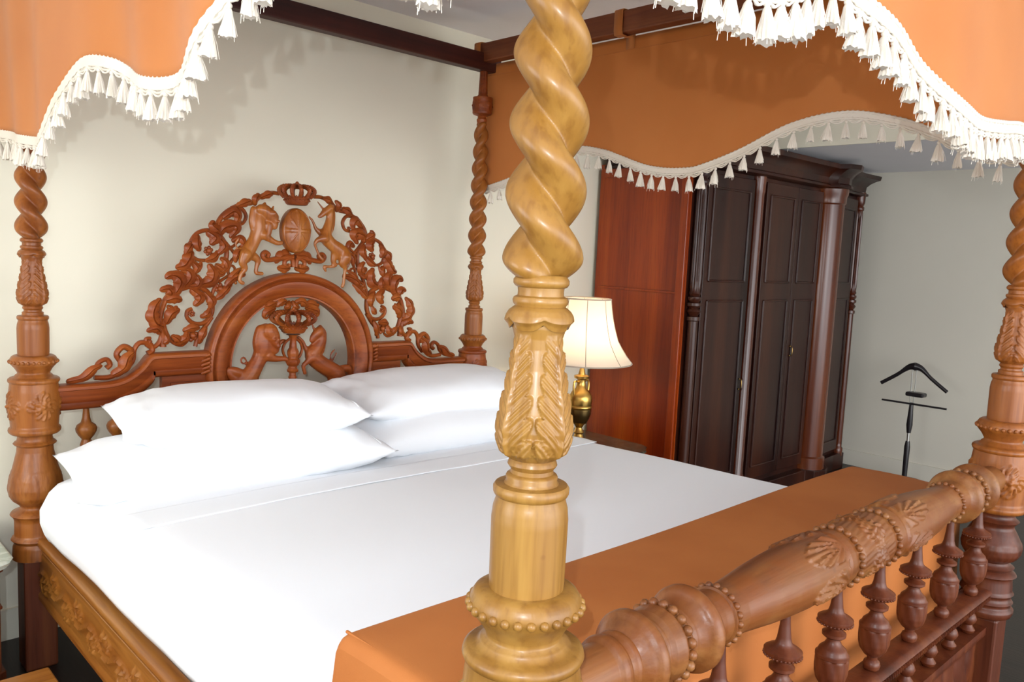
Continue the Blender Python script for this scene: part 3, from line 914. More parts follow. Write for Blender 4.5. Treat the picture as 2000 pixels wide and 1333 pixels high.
for mb in (fo, fo2):
    mb.build('carved_foliage', W_HEAD, bed, smooth=55)
# scroll finials on the shoulders
for f in (lambda p: p, mir):
    fi = MB()
    leaf(fi, f([(0.10, 1.022), (0.15, 1.035), (0.185, 1.065), (0.215, 1.075)]), 0.014, lobes=2)
    stem(fi, f([(0.10, 1.020), (0.155, 1.028), (0.19, 1.050), (0.205, 1.082), (0.232, 1.094), (0.245, 1.075), (0.232, 1.062)]), 0.006, 0.009)
    stem(fi, f([(0.19, 1.030), (0.24, 1.028), (0.275, 1.045), (0.282, 1.080), (0.268, 1.112), (0.292, 1.138), (0.320, 1.120), (0.312, 1.098)]), 0.008, 0.011)
    leaf(fi, f([(0.25, 1.035), (0.285, 1.060), (0.300, 1.100), (0.325, 1.118)]), 0.020, lobes=2)
    stem(fi, f([(0.30, 1.050), (0.325, 1.085), (0.330, 1.125), (0.350, 1.150), (0.385, 1.145), (0.395, 1.120), (0.378, 1.108)]), 0.007, 0.010)
    fi.build('scroll_finial', W_HEAD, bed, smooth=55)

def tufts(c, r0, r1, a0, a1, n, w, dy):
    out = []
    for k in range(n):
        a = R_(a0 + (a1 - a0) * k / (n - 1))
        p = [(c[0] + r * math.cos(a - b), c[1] + r * math.sin(a - b), q) for r, b, q in ((r0, 0, w), ((r0 + r1) / 2, 0.12, w * 0.9), (r1, 0.38, w * 0.45))]
        out.append((p, dy))
    return out

def critter(name, limbs, y, m, label=None, vox=0.0045, flat=0.8):
    """animal carved in the round: limbs are (points with radius, y offset)"""
    mb = MB()
    for pts, dy in limbs:
        P = [(q[0], q[1], q[2] * 1.2) for q in smooth_path(pts, 5)]
        for p in P:
            p = (p[0], p[1], max(0.0028, p[2]))
        mb.sweep([(p[0], y + dy, p[1]) for p in P], [max(0.0028, p[2]) for p in P], 12, flat=flat)
        for p in (P[0], P[-1]):
            mb.ball((p[0], y + dy, p[1]), max(0.0028, p[2]), 12, 1, flat, 1)
    o = mb.build(name, m, bed)
    rm = o.modifiers.new('remesh', 'REMESH')
    rm.mode = 'VOXEL'
    rm.voxel_size = vox
    rm.use_smooth_shade = True
    s = o.modifiers.new('smooth', 'SMOOTH')
    s.factor = 0.6
    s.iterations = 3
    if label:
        o['label'] = label
    return o

W_GOLD = wood('lighter rubbed wood', (0.19, 0.045, 0.006), (0.30, 0.090, 0.012), (0.38, 0.145, 0.022), 2, 0.34, 0.35, 1.0, 0.0)
critter('carved_lion', [
    ([(0.8055, 1.6591, 0.0208), (0.804, 1.6286, 0.0244), (0.8027, 1.5946, 0.0253), (0.7852, 1.5497, 0.022), (0.7623, 1.5115, 0.0244), (0.7501, 1.484, 0.0223)], 0),
    ([(0.807, 1.6761, 0.0178), (0.829, 1.6708, 0.0208), (0.8477, 1.6517, 0.0184), (0.8665, 1.6323, 0.0149), (0.8668, 1.6117, 0.0119)], -0.012),
    ([(0.8549, 1.6624, 0.0125), (0.8681, 1.653, 0.0089)], -0.024),
    ([(0.8178, 1.6904, 0.0083), (0.8249, 1.7011, 0.0054)], -0.01),
    ([(0.8584, 1.6797, 0.0054), (0.8619, 1.6919, 0.0036)], -0.01),
    ([(0.7818, 1.6743, 0.0119), (0.7788, 1.627, 0.0143), (0.7901, 1.5872, 0.0149)], 0.0),
    ([(0.8445, 1.6173, 0.0119), (0.8376, 1.5828, 0.0125), (0.8195, 1.5682, 0.0119)], -0.014),
    ([(0.8194, 1.575, 0.0164), (0.8528, 1.556, 0.0107), (0.8791, 1.5451, 0.0089), (0.8998, 1.546, 0.0077)], -0.012),
    ([(0.8522, 1.5972, 0.0107), (0.8779, 1.6192, 0.0089), (0.8887, 1.6474, 0.0071), (0.8886, 1.6543, 0.0065)], 0.01),
    ([(0.7464, 1.4941, 0.0214), (0.7343, 1.46, 0.0149), (0.7435, 1.4365, 0.0101), (0.7277, 1.4159, 0.0077), (0.7209, 1.3888, 0.0065), (0.7352, 1.3788, 0.0071)], -0.01),
    ([(0.7329, 1.4329, 0.0077), (0.7065, 1.4223, 0.0059), (0.705, 1.3987, 0.0054), (0.714, 1.3786, 0.0065)], 0.01),
    ([(0.7769, 1.4916, 0.0178), (0.8061, 1.4721, 0.0119), (0.801, 1.4445, 0.0077), (0.7995, 1.4205, 0.0071), (0.8252, 1.4175, 0.0065)], 0.008),
    ([(0.7444, 1.5176, 0.0054), (0.7197, 1.5133, 0.0045), (0.7058, 1.4994, 0.0045), (0.7129, 1.4829, 0.0045), (0.725, 1.5034, 0.0039), (0.7124, 1.5331, 0.0042), (0.7262, 1.5571, 0.0071), (0.7332, 1.5675, 0.0036)], 0.01),
] + tufts([(0.8273, 1.6605)][0], 0.010, 0.030, 60, 300, 9, 0.0045, -0.014) + tufts([(0.8223, 1.6296)][0], 0.012, 0.026, 150, 330, 6, 0.0045, -0.016)
   + [([(*[(0.8758, 1.6329)][0], 0.006)] * 2, -0.030), ([(*[(0.8586, 1.6626)][0], 0.0035)] * 2, -0.034)], -0.034, W_GOLD, vox=0.0032)
critter('carved_unicorn', [
    ([(1.1302, 1.695, 0.0137), (1.1283, 1.6552, 0.0149), (1.1197, 1.6186, 0.0184), (1.1103, 1.582, 0.0244), (1.14, 1.5506, 0.0232), (1.1741, 1.53, 0.0256), (1.2046, 1.5052, 0.0274), (1.2051, 1.4867, 0.025)], 0),
    ([(1.1279, 1.7057, 0.0137), (1.1016, 1.6859, 0.0125), (1.0797, 1.6665, 0.0083), (1.0736, 1.6644, 0.0065)], -0.006),
    ([(1.089, 1.7029, 0.0048), (1.0703, 1.7229, 0.0033), (1.0558, 1.7413, 0.0018)], -0.004),
    ([(1.1255, 1.7163, 0.0048), (1.1313, 1.7347, 0.0024)], 0),
    ([(1.1442, 1.7141, 0.0071), (1.1516, 1.6712, 0.0077), (1.1466, 1.6201, 0.0077), (1.1349, 1.5904, 0.0059)], 0.006),
    ([(1.0982, 1.5742, 0.0164), (1.0658, 1.5655, 0.0101), (1.0521, 1.547, 0.0065), (1.0627, 1.5223, 0.0054), (1.0733, 1.5011, 0.0059), (1.088, 1.4834, 0.0083)], -0.014),
    ([(1.0936, 1.5956, 0.0131), (1.0688, 1.6122, 0.0077), (1.052, 1.6434, 0.0054), (1.0356, 1.6602, 0.0048)], 0.008),
    ([(1.2048, 1.4978, 0.0238), (1.1907, 1.4678, 0.0155), (1.204, 1.4496, 0.0089), (1.2006, 1.4161, 0.0065), (1.1972, 1.3826, 0.0071), (1.1912, 1.3677, 0.0071)], -0.012),
    ([(1.1621, 1.5076, 0.0164), (1.1545, 1.4743, 0.0101), (1.1675, 1.4599, 0.0077), (1.1384, 1.4519, 0.0059), (1.1093, 1.4531, 0.0059), (1.118, 1.4332, 0.0054)], 0.006),
    ([(1.2342, 1.521, 0.0059), (1.2481, 1.4917, 0.0054), (1.2359, 1.4615, 0.0048), (1.2236, 1.4389, 0.0042)], 0.012),
], -0.034, W_GOLD)
critter('carved_lion', [
    ([(0.8434, 1.1811, 0.0274), (0.8366, 1.1473, 0.0346), (0.8336, 1.1064, 0.0346), (0.8161, 1.0664, 0.0274), (0.7951, 1.0301, 0.0288), (0.7742, 0.9941, 0.0317), (0.7534, 0.9583, 0.0317)], 0),
    ([(0.8506, 1.1809, 0.0288), (0.8656, 1.153, 0.0259), (0.8734, 1.1252, 0.0202), (0.8737, 1.1045, 0.0173)], -0.02),
    ([(0.8695, 1.1391, 0.013), (0.8734, 1.1252, 0.0101)], -0.036),
    ([(0.8217, 1.1818, 0.0231), (0.8152, 1.1345, 0.0259), (0.823, 1.0865, 0.0231)], -0.004),
    ([(0.8449, 1.0785, 0.0202), (0.8817, 1.0644, 0.0121), (0.9227, 1.0621, 0.0092), (0.9341, 1.0562, 0.0086)], -0.012),
    ([(0.8738, 1.0976, 0.0144), (0.9031, 1.1204, 0.0086), (0.9215, 1.1335, 0.0081), (0.9327, 1.1348, 0.0072)], 0.008),
    ([(0.7424, 1.0065, 0.0173), (0.711, 1.0188, 0.0179), (0.6903, 1.0268, 0.0115), (0.6973, 1.0063, 0.0144), (0.7182, 0.9847, 0.0173)], 0.005),
    ([(0.7771, 1.0482, 0.0046), (0.7489, 1.0499, 0.004), (0.7434, 1.0671, 0.004), (0.7556, 1.0731, 0.004), (0.7663, 1.059, 0.0035)], 0.012),
    ([(0.7778, 0.9904, 0.0288), (0.7962, 0.9446, 0.0202), (0.7931, 0.9037, 0.0144)], 0),
] + tufts([(0.8509, 1.1604)][0], 0.014, 0.040, 40, 320, 12, 0.006, -0.018) + tufts([(0.837, 1.1199)][0], 0.014, 0.034, 130, 330, 8, 0.006, -0.020)
   + [([(*[(0.879, 1.1215)][0], 0.010)] * 2, -0.040), ([(*[(0.8602, 1.1498)][0], 0.005)] * 2, -0.048), ([(*[(0.8804, 1.149)][0], 0.005)] * 2, -0.044)], -0.030, W_HEAD, vox=0.0035)
critter('carved_unicorn', [
    ([(1.0911, 1.1731, 0.0179), (1.0999, 1.1369, 0.0216), (1.0807, 1.1018, 0.0259), (1.0616, 1.0669, 0.0303), (1.1025, 1.0285, 0.0303), (1.1563, 0.996, 0.0317), (1.1818, 0.9722, 0.036), (1.1911, 0.9346, 0.0346)], 0),
    ([(1.0871, 1.1732, 0.0179), (1.0637, 1.1526, 0.015), (1.0522, 1.1352, 0.0104)], -0.008),
    ([(1.0629, 1.1847, 0.0058), (1.0546, 1.2027, 0.0035), (1.0484, 1.217, 0.0023)], -0.004),
    ([(1.0987, 1.1907, 0.0086), (1.1214, 1.1649, 0.0075), (1.1225, 1.1215, 0.0075), (1.1134, 1.0786, 0.0069)], 0.006),
    ([(1.0538, 1.0601, 0.0202), (1.0267, 1.0403, 0.0104), (1.0113, 1.0269, 0.0081), (1.0198, 0.9943, 0.0075)], -0.012),
    ([(1.0454, 1.082, 0.0144), (1.0293, 1.1042, 0.0081), (1.017, 1.1295, 0.0069), (0.9973, 1.148, 0.0063)], 0.008),
    ([(1.1594, 1.0361, 0.0046), (1.1526, 1.0584, 0.004), (1.1625, 1.0761, 0.004), (1.1746, 1.0865, 0.0035)], 0.006),
    ([(1.1636, 1.0322, 0.0046), (1.1756, 1.0498, 0.004), (1.1875, 1.0712, 0.0035)], 0.012),
    ([(1.1696, 0.962, 0.0259), (1.171, 0.9066, 0.0173), (1.1806, 0.8576, 0.013)], 0),
    ([(1.2146, 0.9958, 0.0173), (1.2485, 0.9973, 0.0144), (1.2577, 0.9743, 0.0115)], 0.01),
], -0.030, W_HEAD)

# oval shield with crossed bands
sd = MB()
scx, scz = [(0.966, 1.599)][0]
ax_, az_ = 0.0660, 0.0930
rows = []
for i in range(33):
    rr = i / 32
    row = []
    for k in range(96):
        a = 2 * PI * k / 96
        u, v = rr * math.cos(a), rr * math.sin(a)
        d = 0.030 * math.sqrt(max(0, 1 - rr * rr)) + 0.012
        if rr > 0.90:
            d += 0.004
        elif abs(u) < 0.10 or abs(v) < 0.07:
            d += 0.0035
        elif abs(abs(u) - abs(v)) < 0.035 + 0.04 * rr:
            d += 0.0018
        row.append((scx + ax_ * u, -0.030 - d, scz + az_ * v))
    rows.append(row)
rows.append([(scx + ax_ * math.cos(2 * PI * k / 96), -0.022, scz + az_ * math.sin(2 * PI * k / 96)) for k in range(96)])
sd.grid(rows, close_u=True, cap0=True, cap1=True)
sd.build('carved_shield', W_GOLD, bed, smooth=60)

def crown(cx, czb, rb, rt, hgt, y, label=None):
    mb = MB()
    c = (cx, y, czb)
    mb.lathe([(0, rb * 0.80), (0.004, rb * 0.92), (hgt * 0.10, rb * 0.96), (hgt * 0.14, rb * 1.02), (hgt * 0.34, rb * 1.10), (hgt * 0.38, rb * 1.18), (hgt * 0.42, rb * 1.14), (hgt * 0.43, rb * 0.98), (hgt * 0.12, rb * 0.85)], c, 48)
    for k in range(24):
        a = 2 * PI * k / 24
        mb.ball((cx + rb * 1.08 * math.cos(a), y + rb * 1.08 * math.sin(a), czb + hgt * 0.24), rb * 0.085, 6)
        mb.ball((cx + rb * 1.15 * math.cos(a), y + rb * 1.15 * math.sin(a), czb + hgt * 0.42), rb * 0.09, 6)
    for k in range(12):
        a = 2 * PI * (k + 0.5) / 12
        pts = [(rb * 1.12, hgt * 0.40), (rt * 0.98, hgt * 0.58), (rt * 1.02, hgt * 0.74), (rt * 0.80, hgt * 0.90), (rt * 0.45, hgt * 0.95), (rt * 0.1, hgt * 0.90)]
        P = smooth_path([(cx + r * math.cos(a), y + r * math.sin(a), czb + z) for r, z in pts], 5)
        mb.sweep(P, [rb * 0.17] * len(P), 6, up=(math.cos(a + PI / 2), math.sin(a + PI / 2), 0))
        for i, p in enumerate(P[2:-4:2]):
            mb.ball((p[0] + 0.004 * math.cos(a), p[1] + 0.004 * math.sin(a), p[2] + 0.002), rb * 0.15, 6)
    mb.ball((cx, y, czb + hgt * 0.97), rb * 0.20, 10)
    for s in (-1, 1):
        mb.ball((cx + s * rb * 0.16, y, czb + hgt * 1.02), rb * 0.16, 8)
    mb.ball((cx, y, czb + hgt * 1.10), rb * 0.17, 8)
    o = mb.build('carved_crown', W_HEAD, bed, smooth=55)
    return o
kx, kz = [(0.9659, 1.7039)][0]
crown(kx, kz, 0.048, 0.070, 0.082, -0.045)
kx, kz = [(0.9624, 1.1703)][0]
crown(kx, kz, 0.052, 0.088, 0.092, -0.040)
# foliage above the lower crown and scrolls under the shield
for f in (lambda p: p, lambda p: [(2 * kx - q[0], *q[1:]) for q in p]):
    sc2 = MB()
    for pts, wd in (([(0.945, 1.2922), (0.9223, 1.3027), (0.9039, 1.2925), (0.893, 1.279)], 0.014), ([(0.9152, 1.2856), (0.8781, 1.2928), (0.8491, 1.2829), (0.8346, 1.2898)], 0.014), ([(0.9561, 1.3024), (0.9452, 1.2818), (0.9265, 1.2751)], 0.012), ([(0.8931, 1.2756), (0.8639, 1.2657), (0.8423, 1.2559), (0.839, 1.2356)], 0.014)):
        leaf(sc2, f(pts), wd, lobes=2)
    stem(sc2, f([(0.8711, 1.2758), (0.8421, 1.2661), (0.8353, 1.2425), (0.8499, 1.232), (0.8606, 1.2454)]), 0.005, 0.004, y=-0.02)
    sc2.build('carved_scrollwork', W_HEAD, bed, smooth=55)
for f in (lambda p: p, lambda p: [(2 * scx - q[0], *q[1:]) for q in p]):
    sc2 = MB()
    stem(sc2, f([(0.9603, 1.4887), (0.9294, 1.4877), (0.8914, 1.4814), (0.8615, 1.4753), (0.8355, 1.4763), (0.8242, 1.4931), (0.835, 1.5055), (0.85, 1.4974), (0.8428, 1.4834)]), 0.010, 0.008, y=-0.03)
    stem(sc2, f([(0.9611, 1.448), (0.9567, 1.4762), (0.9411, 1.4828), (0.922, 1.4717), (0.9224, 1.4542), (0.9378, 1.4493), (0.9434, 1.46)]), 0.009, 0.007, y=-0.034)
    leaf(sc2, f([(0.9603, 1.4869), (0.9293, 1.4965), (0.9027, 1.4887), (0.8842, 1.4603)]), 0.020, lobes=3)
    leaf(sc2, f([(0.9534, 1.4443), (0.9226, 1.4402), (0.8921, 1.443)]), 0.016, lobes=2)
    sc2.build('carved_scrollwork', W_HEAD, bed, smooth=55)
# pedestal urn between the lower animals
ur = MB()
ux = kx
zz = lambda v: [(0.9591, 1.3435)][0][1] if v is None else 0
ur.lathe([(0.86, 0.014), (0.93, 0.014), (0.985, 0.0135), (0.990, 0.017), (0.996, 0.017), (1.000, 0.0135), (1.012, 0.0135), (1.016, 0.022), (1.024, 0.024), (1.028, 0.020), (1.040, 0.017), (1.045, 0.024), (1.058, 0.030), (1.068, 0.030), (1.072, 0.022), (1.078, 0.020), (1.090, 0.024), (1.105, 0.024), (1.120, 0.016), (1.150, 0.013), (1.170, 0.018), (1.176, 0.03)],
         (ux, -0.040, -0.012), 32, fn=lambda t, h, r: (r * (1 + 0.05 * math.cos(8 * t)), h))
for s in (-1, 1):
    stem(ur, [(ux + s * 0.014, 1.145), (ux + s * 0.035, 1.128), (ux + s * 0.045, 1.100), (ux + s * 0.036, 1.072), (ux + s * 0.026, 1.060)], 0.005, 0.005, y=-0.036)
ur.build('carved_urn_stand', W_HEAD, bed, smooth=55)

# ------------------------------------------------------------------ bedding
def zt(y):      # height of the bed top along its length
    return 0.700 + 0.030 * (-y)

mt = MB()
mt.box((0.05, -2.30, 0.36), (1.95, -0.10, 0.66))
tag(mt.build('mattress', M_LINEN, smooth=False, bevel=0.04), 'thick white mattress lying on the bed under the white cover', 'mattress')
def cover(name, y0, y1, lift, label, cat, ny=80, drop=1.0, hem=True):
    mb = MB()
    sec = [(0.006, 0.510), (-0.006, 0.535), (-0.018, 0.575), (-0.018, 0.620), (-0.004, 0.660), (0.022, 0.684), (0.060, 0.696), (0.10, 0.700)]
    inner = [(0.1 + 1.85 * k / 40, 0.700 + 0.006 * math.sin(PI * k / 40)) for k in range(1, 40)]
    secs = sec + inner + [(2.03 - a, b) for a, b in sec[::-1]]
    rows = []
    for i in range(ny + 1):
        y = y0 + (y1 - y0) * i / ny
        dz = 0.030 * (-y)
        # rounded corners at the head
        e = min(1, (i / ny * abs(y1 - y0) + 0.01) / 0.12)
        row = []
        for a, b in secs:
            q = b
            k = 0.03 * (1 - e) ** 2
            aa = a + (k if a < 1 else -k)
            wob = 0.004 * noise.noise((a * 2.0, y * 2.2, b * 4)) + (0.006 * noise.noise((a * 0.7 + 5, y * 5.0, b * 3)) if b < 0.65 else 0)
            out = -1 if a < 1 else 1
            row.append((aa + (out * (lift + wob) if b < 0.66 else 0), y, q + dz * (1 if b > 0.62 else 0.7) - 0.02 * (1 - e) + (lift + wob if b >= 0.66 else 0)))
        rows.append(row)
    mb.grid(rows)
    o = mb.build(name, M_LINEN, smooth=80)
    s = o.modifiers.new('solid', 'SOLIDIFY')
    s.thickness = 0.012
    s.offset = -1
    return tag(o, label, cat)
cover('duvet', -0.10, -2.31, 0.014, 'large plain white bed cover stretched over the bed', 'duvet', 130)
fl = MB()
rows = []
for i in range(21):
    v = i / 20
    rows.append([(0.05 + 1.92 * k / 80, -0.735 - 0.155 * v + 0.012 * math.sin(k / 13), zt(-0.735 - 0.155 * v) + 0.0172 + 0.003 * math.sin(PI * v) + 0.006 * math.sin(PI * k / 80) + 0.0015 * noise.noise((k * 0.11, v * 3, 0))) for k in range(81)])
fl.grid(rows)
o = fl.build('folded_sheet_edge', M_LINEN, smooth=80)
s = o.modifiers.new('solid', 'SOLIDIFY')
s.thickness = 0.0025
tag(o, 'band of white sheet folded back over the bed cover below the pillows', 'sheet')

def pillow(label, c, a, b, T, rz=0.0, tilt=0.0, roll=0.0, seed=0):
    mb = MB()
    n1, n2 = 64, 40
    def pt(i, j, s):
        u, v = -1 + 2 * i / n1, -1 + 2 * j / n2
        t = max(0.0, (1 - abs(u) ** 3.0)) ** 0.55 * max(0.0, (1 - abs(v) ** 2.6)) ** 0.52
        x = a * u * (1 - 0.055 * (1 - v * v) * abs(u) ** 3)
        y = b * v * (1 - 0.085 * (1 - u * u) * abs(v) ** 3)
        x = math.copysign(abs(x) ** 1.0, x)
        z = s * T * t * (1.0 if s > 0 else 0.75)
        cr = (abs(u) ** 2.5) * 0.6 + (abs(v) ** 4) * 0.3
        wr = noise.noise((u * 9 + seed, v * 2.2, s * 3.0)) * 0.022 * cr + 0.007 * noise.noise((u * 2 + seed, v * 2, 1.0))
        z += s * wr * min(1, t * 3)
        z += 0.012 * abs(u) ** 6 * abs(v) ** 3
        if s < 0:
            z = max(z, -T * 0.62)
        return (x, y, z)
    top = [[pt(i, j, 1) for j in range(n2 + 1)] for i in range(n1 + 1)]
    bot = [[pt(i, j, -1) for j in range(n2 + 1)] for i in range(n1 + 1)]
    mb.grid(top)
    mb.grid(bot)
    o = mb.build('pillow', M_LINEN, smooth=80)
    bm = bmesh.new()
    bm.from_mesh(o.data)
    bmesh.ops.remove_doubles(bm, verts=bm.verts, dist=0.0005)
    bmesh.ops.recalc_face_normals(bm, faces=bm.faces)
    bm.to_mesh(o.data)
    bm.free()
    o.location = c
    o.rotation_euler = (tilt, roll, rz)
    # stitched hem along the open end
    hm = MB()
    P = []
    for j in range(3, n2 - 2):
        p = pt(n1 - 3, j, 1)
        P.append((p[0], p[1], p[2] + 0.0005))
    hm.sweep(P, 0.0022, 6, up=(0, 0, 1))
    h = hm.build('hem', M_LINEN)
    h.parent = o
    return tag(o, label, 'pillow', 'white pillows stacked against the headboard')
pillow('white pillow at the bottom of the left stack', (0.520, -0.43, 0.785), 0.535, 0.25, 0.115, -0.15, R_(3), R_(-2.5), 1)
pillow('white pillow on top of the left stack', (0.560, -0.40, 0.928), 0.420, 0.23, 0.108, -0.16, R_(3), R_(-1), 2)
pillow('white pillow at the bottom of the right stack', (1.50, -0.40, 0.810), 0.52, 0.27, 0.115, -0.02, R_(9), R_(0), 3)
pillow('white pillow on top of the right stack, half hidden by the pale post', (1.485, -0.36, 0.925), 0.470, 0.24, 0.095, -0.06, R_(6), R_(-1), 4)

# padded runner across the foot of the bed
rn = MB()
def rrow(x, k):
    """section in y, z at position x; k 0..1 shrinks for the rounded ends"""
    r = 0.020
    y0, y1, zt_, zb = -1.992 - 0.003 * math.sin(x * 3), -2.345, 0.884 + 0.003 * math.sin(x * 4 + 1), 0.42
    pts = [(y0, 0.760)]
    for q in range(6):
        a = q / 5 * PI / 2
        pts.append((y0 - r + r * math.cos(a), zt_ - r + r * math.sin(a)))
    for q in range(1, 8):
        t = q / 8
        pts.append((y0 - r + (y1 - y0 + 2 * r) * t, zt_ + 0.006 * math.sin(PI * t)))
    for q in range(6):
        a = q / 5 * PI / 2
        pts.append((y1 + r - r * math.sin(a), zt_ - r + r * math.cos(a)))
    pts += [(y1 - 0.004, 0.75), (y1, 0.6), (y1, zb)]
    return [(x, p[0] + (0 if k > 0.99 else 0), p[1] - (1 - k) * 0.022) for p in pts]
rows = []
xs = [(-0.004, 0.0), (0.000, 0.45), (0.006, 0.8), (0.016, 0.97), (0.03, 1)] + [(0.03 + 1.94 * i / 60, 1) for i in range(1, 60)] + [(1.97, 1), (1.984, 0.97), (1.994, 0.8), (2.0, 0.45), (2.004, 0)]
for x, k in xs:
    rows.append(rrow(x, k))
rn.grid(rows)
def side(x, s):
    r0 = rows[0] if s < 0 else rows[-1]
    out = []
    for f, dz in ((0, 0), (0.3, 1), (0.6, 1), (1.0, 1)):
        row = []
        for p in r0:
            z = p[2] if dz == 0 else p[2] + (0.50 - p[2]) * f if p[2] > 0.50 else p[2]
            row.append((x + s * (0.020 * math.sin(f * 2.2)), p[1], z))
        out.append(row)
    return out
rn.grid(side(-0.004, -1))
rn.grid(side(2.004, 1))
ro = rn.build('bed_runner', M_RUN, smooth=50)
tag(ro, 'thick terracotta runner lying across the foot of the white bed', 'bed runner')
sm = MB()
sm.sweep([(x, -2.0 + 0.0, z) if False else (x, y, z) for x, y, z in [(0.004 + 0.012, -1.995 - 0.35 * k / 20, 0.884 + 0.004 * math.sin(PI * k / 20)) for k in range(21)]], 0.003, 6)
h = sm.build('seam', M_RUN)
h.parent = ro

# ------------------------------------------------------------------ canopy valances
def tassel_mesh(seed):
    rnd = random.Random(seed)
    mb = MB()
    mb.sweep([(0, 0, 0.0), (0, 0, -0.008)], 0.0022, 6, up=(1, 0, 0))
    mb.ball((0, 0, -0.011), 0.0056, 10)
    prof = [(-0.0155, 0.0040), (-0.019, 0.0062), (-0.026, 0.0078), (-0.036, 0.0102), (-0.048, 0.0128), (-0.058, 0.0150), (-0.066, 0.0160)]
    S = 26
    ph = [rnd.random() * 6 for _ in range(4)]
    rag = [rnd.uniform(-0.003, 0.003) for _ in range(S)]
    rows = []
    for i, (h, r) in enumerate(prof):
        t = i / (len(prof) - 1)
        rows.append([((r * (1 + 0.13 * t * ((k % 2) * 2 - 1)) * (1 + 0.12 * math.sin(3 * a + ph[0]))) * math.cos(a) + 0.002 * t * math.sin(ph[1]),
                      (r * 0.8 * (1 + 0.13 * t * ((k % 2) * 2 - 1))) * math.sin(a),
                      h + (rag[k] if i == len(prof) - 1 else 0)) for k, a in ((k, 2 * PI * k / S) for k in range(S))])
    mb.grid(rows, close_u=True, cap0=True, cap1=True)
    for q in range(7):
        a = rnd.uniform(0, 2 * PI)
        l = rnd.uniform(0.055, 0.078)
        mb.sweep([(0.004 * math.cos(a), 0.004 * math.sin(a), -0.018), (0.013 * math.cos(a + 0.2), 0.011 * math.sin(a), -0.040), (0.019 * math.cos(a), 0.015 * math.sin(a), -l)], 0.0006, 4, up=(1, 0.2, 0))
    me = mb.build('tassel', M_TASS, smooth=60)
    d = me.data
    bpy.data.objects.remove(me)
    return d
TM = [tassel_mesh(k) for k in range(5)]

